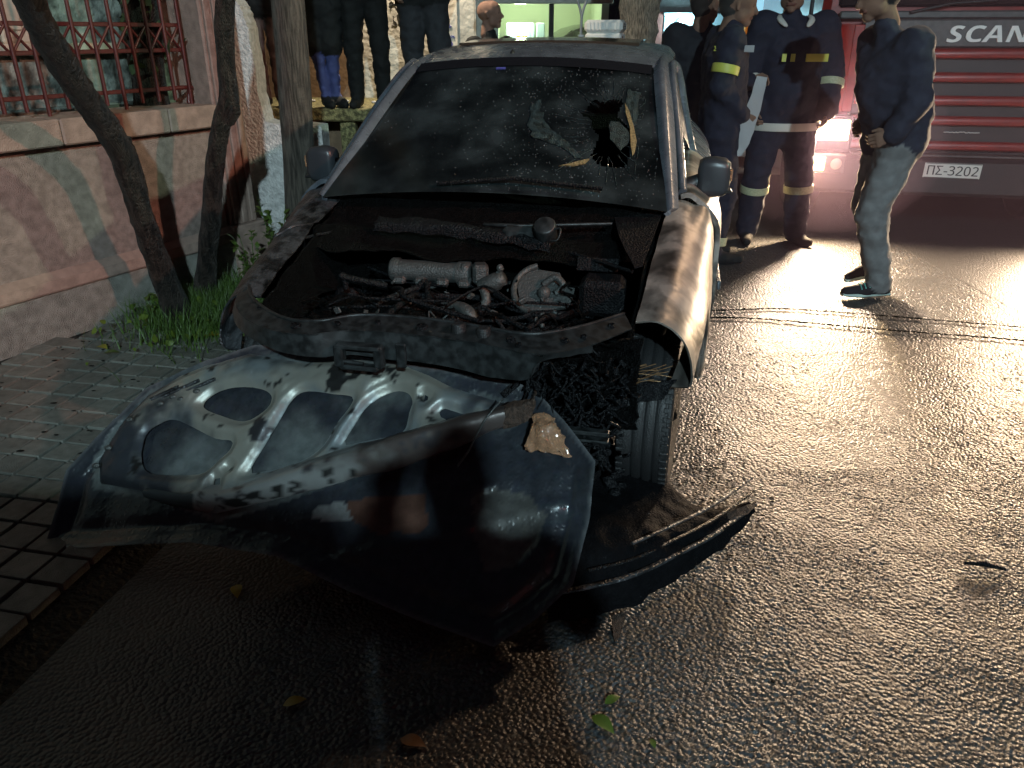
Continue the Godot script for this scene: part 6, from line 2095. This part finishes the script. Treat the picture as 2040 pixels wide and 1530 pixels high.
	for s in [-1, 1]:
		for z in [-1.0, -5.2]:
			g = Geo.new()
			g.lathe([Vector2(0.001, -0.14), Vector2(0.25, -0.14), Vector2(0.42, -0.15), Vector2(0.50, -0.12), Vector2(0.50, 0.12), Vector2(0.42, 0.15), Vector2(0.25, 0.10), Vector2(0.001, 0.08)], Transform3D(Basis(Vector3(0, 0, 1), Vector3(1, 0, 0), Vector3(0, 1, 0)), Vector3(s * 1.02, 0.50, z)), 36)
			put("wheel", g, M.rubber, t)
	g = Geo.new()
	g.box(Vector3(0, 2.95, -1.0), Vector3(1.6, 0.16, 0.4), 0.04)
	put("beacon_bar", g, M.panel_grey, t)

# ------------------------------------------------------------------ other cars: one shape, three paints
func parked_car(called: String, label: String, at: Vector3, turn: float, paint: String, van := false) -> Node3D:
	var t := thing(called, label, "car", at, turn)
	# z, sill, belt, roof, half width, half roof
	var st := [[2.02, 0.30, 0.55, 0.60, 0.62, 0.55], [1.95, 0.24, 0.62, 0.70, 0.76, 0.66], [1.5, 0.22, 0.78, 0.86, 0.83, 0.70], [0.95, 0.22, 0.90, 0.95, 0.85, 0.70], [0.80, 0.22, 0.92, 0.99, 0.85, 0.69], [0.15, 0.22, 0.95, 1.40, 0.86, 0.58], [-0.5, 0.22, 0.96, 1.46, 0.86, 0.60], [-1.3, 0.22, 0.97, 1.42, 0.86, 0.58], [-1.8, 0.26, 0.98, 1.12, 0.84, 0.62], [-1.98, 0.32, 0.90, 0.98, 0.78, 0.62], [-2.02, 0.36, 0.6, 0.64, 0.70, 0.55]]
	if van:
		st = [[2.42, 0.30, 0.60, 0.66, 0.70, 0.62], [2.32, 0.26, 0.80, 0.95, 0.84, 0.74], [1.95, 0.25, 1.05, 1.16, 0.88, 0.76], [1.75, 0.25, 1.12, 1.30, 0.89, 0.76], [1.35, 0.25, 1.15, 2.25, 0.90, 0.74], [1.05, 0.25, 1.15, 2.48, 0.90, 0.76], [-1.0, 0.25, 1.15, 2.52, 0.90, 0.76], [-2.2, 0.25, 1.15, 2.45, 0.90, 0.75], [-2.4, 0.30, 1.12, 1.95, 0.88, 0.74], [-2.45, 0.34, 0.7, 0.8, 0.84, 0.7]]
	var rows := []
	for s in st:
		var h := []
		for q in [[s[4] * 0.94, s[1]], [s[4], s[1] * 0.4 + s[2] * 0.6], [s[4] * 0.965, s[2]], [lerpf(s[4] * 0.95, s[5] + 0.02, 0.9), lerpf(s[2], s[3], 0.86)], [s[5] * 0.86, s[3]], [0.0, s[3] + 0.02]]:
			h.append(Vector3(q[0], q[1], s[0]))
		for k in range(4, -1, -1):
			h.append(Vector3(-h[k].x, h[k].y, h[k].z))
		rows.append(h)
	var g := Geo.new()
	g.grid(patch(rows, 4, 3))
	g.box(Vector3(0, 0.27, 0), Vector3(1.5, 0.08, 3.9), 0.02)
	for e in [0, rows.size() - 1]:
		for k in 10:
			g.tri(Vector3(0, 0.45, rows[e][0].z), rows[e][k], rows[e][k + 1])
	put("body", g, M[paint], t)
	for s in [-1, 1]:
		for w in ([[0.62, 0.18, -0.42], [-0.48, -0.5, -1.25]] if not van else []):
			g = Geo.new()
			g.sheet([PackedVector3Array([Vector3(s * 0.838, 1.0, w[0]), Vector3(s * 0.838, 1.0, w[2])]), PackedVector3Array([Vector3(s * 0.655, 1.36, w[1]), Vector3(s * 0.655, 1.36, w[2])])], 0.01, Vector3(s, 0, 0))
			put("side_window", g, M.cab_glass, t)
		for z in [1.25, -1.3]:
			g = Geo.new()
			g.lathe([Vector2(0.001, -0.1), Vector2(0.27, -0.1), Vector2(0.30, -0.08), Vector2(0.30, 0.08), Vector2(0.27, 0.1), Vector2(0.18, 0.09), Vector2(0.001, 0.08)], Transform3D(Basis(Vector3(0, 0, 1), Vector3(s, 0, 0), Vector3(0, 1, 0)), Vector3(s * 0.765, 0.30, z)), 30)
			put("wheel", g, M.rubber, t)
		g = Geo.new()
		g.box(Vector3(s * 0.56, 0.66, 1.97), Vector3(0.28, 0.12, 0.06), 0.02)
		put("headlight", g, M.lamp_off, t)
		g = Geo.new()
		g.box(Vector3(s * 0.7, 0.88, -1.97), Vector3(0.12, 0.2, 0.06), 0.02)
		put("tail_light", g, M.red_panel, t)
		g = Geo.new()
		g.box(Vector3(s * 0.93, 1.0, 0.55), Vector3(0.18, 0.12, 0.09), 0.03)
		put("mirror", g, M.black_plastic, t)
	if van:
		return t
	g = Geo.new()
	g.sheet([PackedVector3Array([Vector3(-0.62, 1.005, 0.80), Vector3(0.62, 1.005, 0.80)]), PackedVector3Array([Vector3(-0.54, 1.385, 0.20), Vector3(0.54, 1.385, 0.20)])], 0.01, Vector3.BACK)
	put("windscreen", g, M.cab_glass, t)
	return t

# ------------------------------------------------------------------ the far side of the street
func background() -> void:
	var g: Geo
	# raised pavement with its mossy slab edge
	var t := thing("raised_pavement", "raised pavement on short piers with mossy yellow slab edge", "terrace")
	g = Geo.new()
	g.box(Vector3(-1.3, 0.93, -7.45), Vector3(2.2, 0.10, 1.3), 0.012)
	put("slab", g, M.moss_slab, t)
	g = Geo.new()
	g.box(Vector3(-1.3, 0.44, -7.6), Vector3(2.1, 0.88, 0.9), 0.01)
	put("core", g, M.brown_wall, t)
	for x in [-2.3, -1.40, -0.5]:
		g = Geo.new()
		g.box(Vector3(x, 0.44, -6.92), Vector3(0.13, 0.879, 0.13), 0.01)
		put("pier", g, M.moss_slab, t)
	g = Geo.new()
	rng.seed = 9
	for k in 26:
		g.ball(Vector3(rng.randf_range(-2.2, -0.5), 0.99, rng.randf_range(-7.7, -7.25)), Vector3(1, 0.5, 0.8) * rng.randf_range(0.01, 0.035), 4)
	var o := put("rubble", g, M.plaster)
	stuff(o)
	tag(o, "small rubble scattered along the back of the raised pavement", "rubble")
	t = thing("graffiti_wall", "off white wall with black and blue graffiti scribbles behind the people standing there", "wall")
	g = Geo.new()
	g.box(Vector3(-0.93, 1.6, -8.1), Vector3(1.16, 3.2, 0.12), 0.01)
	put("panel", g, M.white_wall, t)
	for x in [-0.52, -0.345]:
		g = Geo.new()
		g.box(Vector3(x, 1.6, -8.03), Vector3(0.012, 3.2, 0.03), 0.003)
		put("seam", g, M.white_wall, t)
	g = Geo.new()
	for k in 4:
		var p := Vector3(-1.12 + (k % 2) * 0.06, 1.78 - int(k / 2) * 0.12, -8.037)
		var pts := []
		for q in 9:
			pts.append(p + Vector3(rng.randf_range(-0.035, 0.035), rng.randf_range(-0.05, 0.05), 0))
		g.tube(smooth_path(pts, 4), 0.005, 4, true, 0.4)
	put("graffiti", g, M.ink_black, t)
	g = Geo.new()
	for k in 3:
		var p := Vector3(-0.60 + 0.02 * (k % 2), 1.63 - k * 0.085, -8.037)
		var pts := []
		for q in 6:
			pts.append(p + Vector3(rng.randf_range(-0.035, 0.035), rng.randf_range(-0.035, 0.035), 0))
		g.tube(smooth_path(pts, 4), 0.006, 4, true, 0.4)
	put("graffiti", g, M.ink_blue, t)
	o = put("brown_garden_wall", boxgeo(Vector3(-2.4, 1.5, -8.15), Vector3(1.78, 3.0, 0.14)), M.brown_wall)
	tag(o, "brown rendered wall behind the person in blue jeans", "wall")
	g = Geo.new()
	g.box(Vector3(-0.30, 1.7, -9.0), Vector3(0.16, 3.4, 0.16), 0.01)
	o = put("white_post", g, M.white_wall)
	tag(o, "white square post beside the person in black shirt", "post")
	t = thing("wall_floodlight", "small floodlight high on a bracket over the graffiti wall", "lamp", Vector3(-0.95, 3.25, -8.0))
	put("bracket", boxgeo(Vector3(0, 0.05, 0.22), Vector3(0.04, 0.04, 0.5)), M.galv, t)
	put("lamp_lens", boxgeo(Vector3(0, 0.0, 0.45), Vector3(0.2, 0.05, 0.12)), M.lamp_white, t)
	spot("floodlight_beam", Vector3(0, -0.04, 0.45), Vector3(0, -1, -0.28), Color(1.0, 0.93, 0.82), 6.5, 0.06, 62.0, t, 0.7)
	# lit shop
	t = thing("lit_shop", "small lit shop with pale green walls and a drinks fridge", "shop")
	g = Geo.new()
	g.box(Vector3(0.55, 1.6, -13.6), Vector3(1.9, 3.2, 0.1))
	g.box(Vector3(-0.24, 1.6, -12.75), Vector3(0.1, 3.2, 1.7))
	g.box(Vector3(1.3, 1.6, -12.75), Vector3(0.1, 3.2, 1.7))
	put("wall", g, M.green_wall, t)
	g = Geo.new()
	g.box(Vector3(0.55, 2.35, -12.75), Vector3(1.6, 0.08, 1.7))
	put("ceiling", g, M.white_wall, t)
	g = Geo.new()
	g.box(Vector3(0.55, 2.1, -11.85), Vector3(1.7, 0.34, 0.12), 0.01)
	put("awning_box", g, M.white_wall, t)
	g = Geo.new()
	g.box(Vector3(0.55, 1.6, -11.9), Vector3(0.07, 3.2, 0.07), 0.01)
	put("door_post", g, M.dark_wall, t)
	g = Geo.new()
	g.lathe([Vector2(0.001, -0.05), Vector2(0.09, -0.045), Vector2(0.11, 0.0), Vector2(0.11, 0.03)], Transform3D(Basis(), Vector3(0.12, 1.99, -12.4)), 16)
	put("ceiling_lamp", g, M.lamp_white, t)
	omni("shop_light", Vector3(0.12, 1.86, -12.4), Color(0.9, 1.0, 0.8), 0.8, 0.08, t)
	t = thing("drinks_fridge", "white drinks fridge with a lit yellow picture inside the lit shop", "fridge", Vector3(0.12, 0, -12.75))
	g = Geo.new()
	g.box(Vector3(0, 0.85, 0), Vector3(0.42, 1.7, 0.5), 0.02)
	put("case", g, M.blue_white, t)
	g = Geo.new()
	g.box(Vector3(0.02, 1.55, 0.256), Vector3(0.24, 0.22, 0.01), 0.003)
	put("lit_panel", g, M.screen, t)
	g = Geo.new()
	g.box(Vector3(0.02, 1.49, 0.264), Vector3(0.18, 0.08, 0.006), 0.002)
	put("picture", g, M.yellow_goods, t)
	o = put("white_cabinet", boxgeo(Vector3(0.42, 0.85, -12.6), Vector3(0.12, 1.7, 0.3)), M.blue_white)
	tag(o, "narrow pale cabinet at the right side of the lit shop", "cabinet")
	# dark facades across the street and kiosk with a wall lamp
	o = put("street_facade", boxgeo(Vector3(-6.5, 3, -13.9), Vector3(12.3, 7, 0.3)), M.dark_wall)
	tag(o, "dark house front left of the lit shop", "building")
	o = put("street_facade", boxgeo(Vector3(6.2, 3, -16.4), Vector3(9.6, 7, 0.3)), M.dark_wall)
	tag(o, "dark house front beyond the fire engine", "building")
	t = thing("kiosk", "pale blue kiosk front with a lamp on its white wall", "kiosk")
	g = Geo.new()
	g.box(Vector3(2.62, 0.91, -12.4), Vector3(0.86, 1.82, 0.3), 0.01)
	put("white_board", g, M.blue_white, t)
	g = Geo.new()
	g.box(Vector3(2.0, 0.92, -12.4), Vector3(0.36, 1.84, 0.28), 0.01)
	put("red_board", g, M.red_panel, t)
	g = Geo.new()
	g.box(Vector3(2.7, 2.3, -12.45), Vector3(2.2, 0.94, 0.3), 0.01)
	put("rolled_shutter", g, M.panel_grey, t)
	g = Geo.new()
	g.box(Vector3(2.56, 1.815, -12.22), Vector3(0.78, 0.03, 0.08), 0.005)
	put("ledge", g, M.blue_white, t)
	g = Geo.new()
	g.ball(Vector3(2.42, 1.70, -12.16), Vector3(0.055, 0.055, 0.03), 8)
	put("wall_lamp", g, M.lamp_cool, t)
	omni("wall_lamp_light", Vector3(2.42, 1.70, -12.06), Color(0.7, 0.95, 1.0), 0.5, 0.05, t)
	g = Geo.new()
	g.box(Vector3(3.62, 1.95, -12.3), Vector3(1.0, 0.3, 0.2), 0.01)
	put("lit_shelf", g, M.screen, t)
	t = thing("orange_sign", "orange sign board with grey letters seen between the uniformed people", "sign", Vector3(3.52, 1.63, -11.8))
	g = Geo.new()
	g.box(Vector3.ZERO, Vector3(0.56, 0.20, 0.05), 0.01)
	g.box(Vector3(0, -0.87, -0.03), Vector3(0.06, 1.52, 0.06), 0.005)
	put("board", g, M.orange_sign, t)
	var tx := put("lettering", text_mesh("ΣΤΡ", 0.11, 0.006), M.panel_grey, t)
	tx.position = Vector3(0, 0, 0.03)
	# parked vehicles
	parked_car("white_car", "white parked car with dark glass behind the uniformed people", Vector3(2.55, 0, -10.1), -10.0, "paint_white")
	var dc := parked_car("dark_car", "dark parked car with amber lamp left of the plane tree", Vector3(1.0, 0.22, -13.2), -80.0, "paint_dark")
	g = Geo.new()
	g.box(Vector3(-0.87, 1.0, -0.2), Vector3(0.04, 0.07, 0.34), 0.01)
	put("amber_lamp", g, M.amber_tail, dc)
	parked_car("grey_van", "grey parked van behind the photographer at the kerb", Vector3(-0.46, 0.0, 3.25), 180.0, "paint_grey", true)
	# white louvred box on a street cabinet, forked post
	t = thing("white_box", "white louvred plastic box on the street cabinet beyond the roof", "box", Vector3(0.94, 1.42, -8.5), -14)
	g = Geo.new()
	g.box(Vector3(0, 0.07, 0), Vector3(0.36, 0.14, 0.36), 0.02)
	put("case", g, M.box_white, t)
	g = Geo.new()
	g.box(Vector3(0, 0.20, 0), Vector3(0.38, 0.115, 0.38), 0.03)
	put("lid", g, M.box_white, t)
	for k in 8:
		g = Geo.new()
		g.box(Vector3(-0.13 + k * 0.037, 0.20, 0.192), Vector3(0.014, 0.08, 0.008), 0.003)
		put("louvre", g, M.box_white, t)
	g = Geo.new()
	for q in [[-0.01, 0.0], [0.02, 0.005], [0.035, 0.0]]:
		g.box(Vector3(q[0], 0.075 + q[1], 0.182), Vector3(0.012, 0.035, 0.004), 0.001, Basis(Vector3.BACK, 0.4 * sin(q[0] * 90)))
	for k in 5:
		g.box(Vector3(0.192, 0.19 + 0.02 * (k % 3), 0.09 - k * 0.04), Vector3(0.004, 0.03, 0.02), 0.001)
	put("scrawl", g, M.ink_black, t)
	g = Geo.new()
	g.box(Vector3(0.182, 0.08, 0.08), Vector3(0.004, 0.06, 0.07), 0.001)
	put("red_sticker", g, M.red_panel, t)
	o = put("street_cabinet", boxgeo(Vector3(0.94, 0.71, -8.5), Vector3(0.5, 1.42, 0.42), 0.02), M.cabinet)
	tag(o, "dark street cabinet under the white louvred box", "cabinet")
	g = Geo.new()
	g.tube([Vector3(0.675, 0, -8.2), Vector3(0.67, 1.4, -8.2), Vector3(0.67, 1.72, -8.2)], 0.014, 8)
	for s in [-1, 1]:
		g.tube(smooth_path([Vector3(0.67, 1.70, -8.2), Vector3(0.67 + s * 0.02, 1.78, -8.2), Vector3(0.67 + s * 0.045, 1.85, -8.2), Vector3(0.67 + s * 0.05, 1.97, -8.2)], 4), 0.012, 8)
	g.box(Vector3(0.67, 1.535, -8.2), Vector3(0.06, 0.02, 0.03), 0.004)
	o = put("forked_post", g, M.galv)
	tag(o, "thin pale post with forked top beyond the car roof", "post")
	# dark trees across the street
	for k in 2:
		var tt := trunk("street_hedge_tree", ["dark leafy tree behind the forked post", "dark leafy tree beyond the graffiti wall"][k], "tree", [Vector3([0.9, -2.6][k], 0, -15.2 + 5.0 * k), Vector3([0.9, -2.6][k], 1.4, -15.2 + 5.0 * k), Vector3([1.0, -2.5][k], 3.0, -15.2 + 5.0 * k)], [0.16, 0.13, 0.08], "bark", 0.03, 40 + k)
		scatter("crown", leaf_mesh(1.0, 0.5, 0.12), M.foliage, leafy(700, Vector3(0, 2.6, 0), Vector3(1.2, 1.0, 0.8), 0.16, 60 + k), tt)

# thin smoke still hanging in the headlamps
func smoke() -> void:
	for k in 2:
		var fm := FogMaterial.new()
		fm.density = [0.007, 0.042][k]
		fm.albedo = Color(0.90, 0.78, 0.93)
		var f := FogVolume.new()
		f.name = "smoke"
		f.shape = RenderingServer.FOG_VOLUME_SHAPE_ELLIPSOID
		f.size = [Vector3(5.4, 3.2, 3.6), Vector3(1.7, 1.3, 1.0)][k]
		f.material = fm
		f.position = [Vector3(2.5, 0.95, -5.4), Vector3(2.5, 0.75, -6.15)][k]
		add_child(f, true)
		f.set_meta("label", ["thin pale smoke hanging before the fire engine", "denser puff of pale smoke glowing right before the headlamp"][k])
		f.set_meta("category", "smoke")
		f.set_meta("kind", "stuff")

func boxgeo(at: Vector3, s: Vector3, bev := 0.01) -> Geo:
	var g := Geo.new()
	g.box(at, s, bev)
	return g

func _ready() -> void:
	materials()
	setup()
	lamps()
	ground()
	pavement()
	seam([Vector3(1.12, 0.0095, -4.46), Vector3(1.42, 0.0095, -4.48), Vector3(1.68, 0.0095, -4.50), Vector3(2.2, 0.0095, -4.38), Vector3(2.96, 0.0095, -4.17), Vector3(4.2, 0.0095, -3.85)], 0.015, 2)
	seam([Vector3(1.15, 0.0095, -4.34), Vector3(1.5, 0.0095, -4.31), Vector3(2.1, 0.0095, -4.14), Vector3(2.83, 0.0095, -3.96), Vector3(4.0, 0.0095, -3.66)], 0.015, 4)
	walls()
	plants()
	background()
	fire_engine()
	smoke()
	burnt_car()
	bonnet()
	debris()
	people()
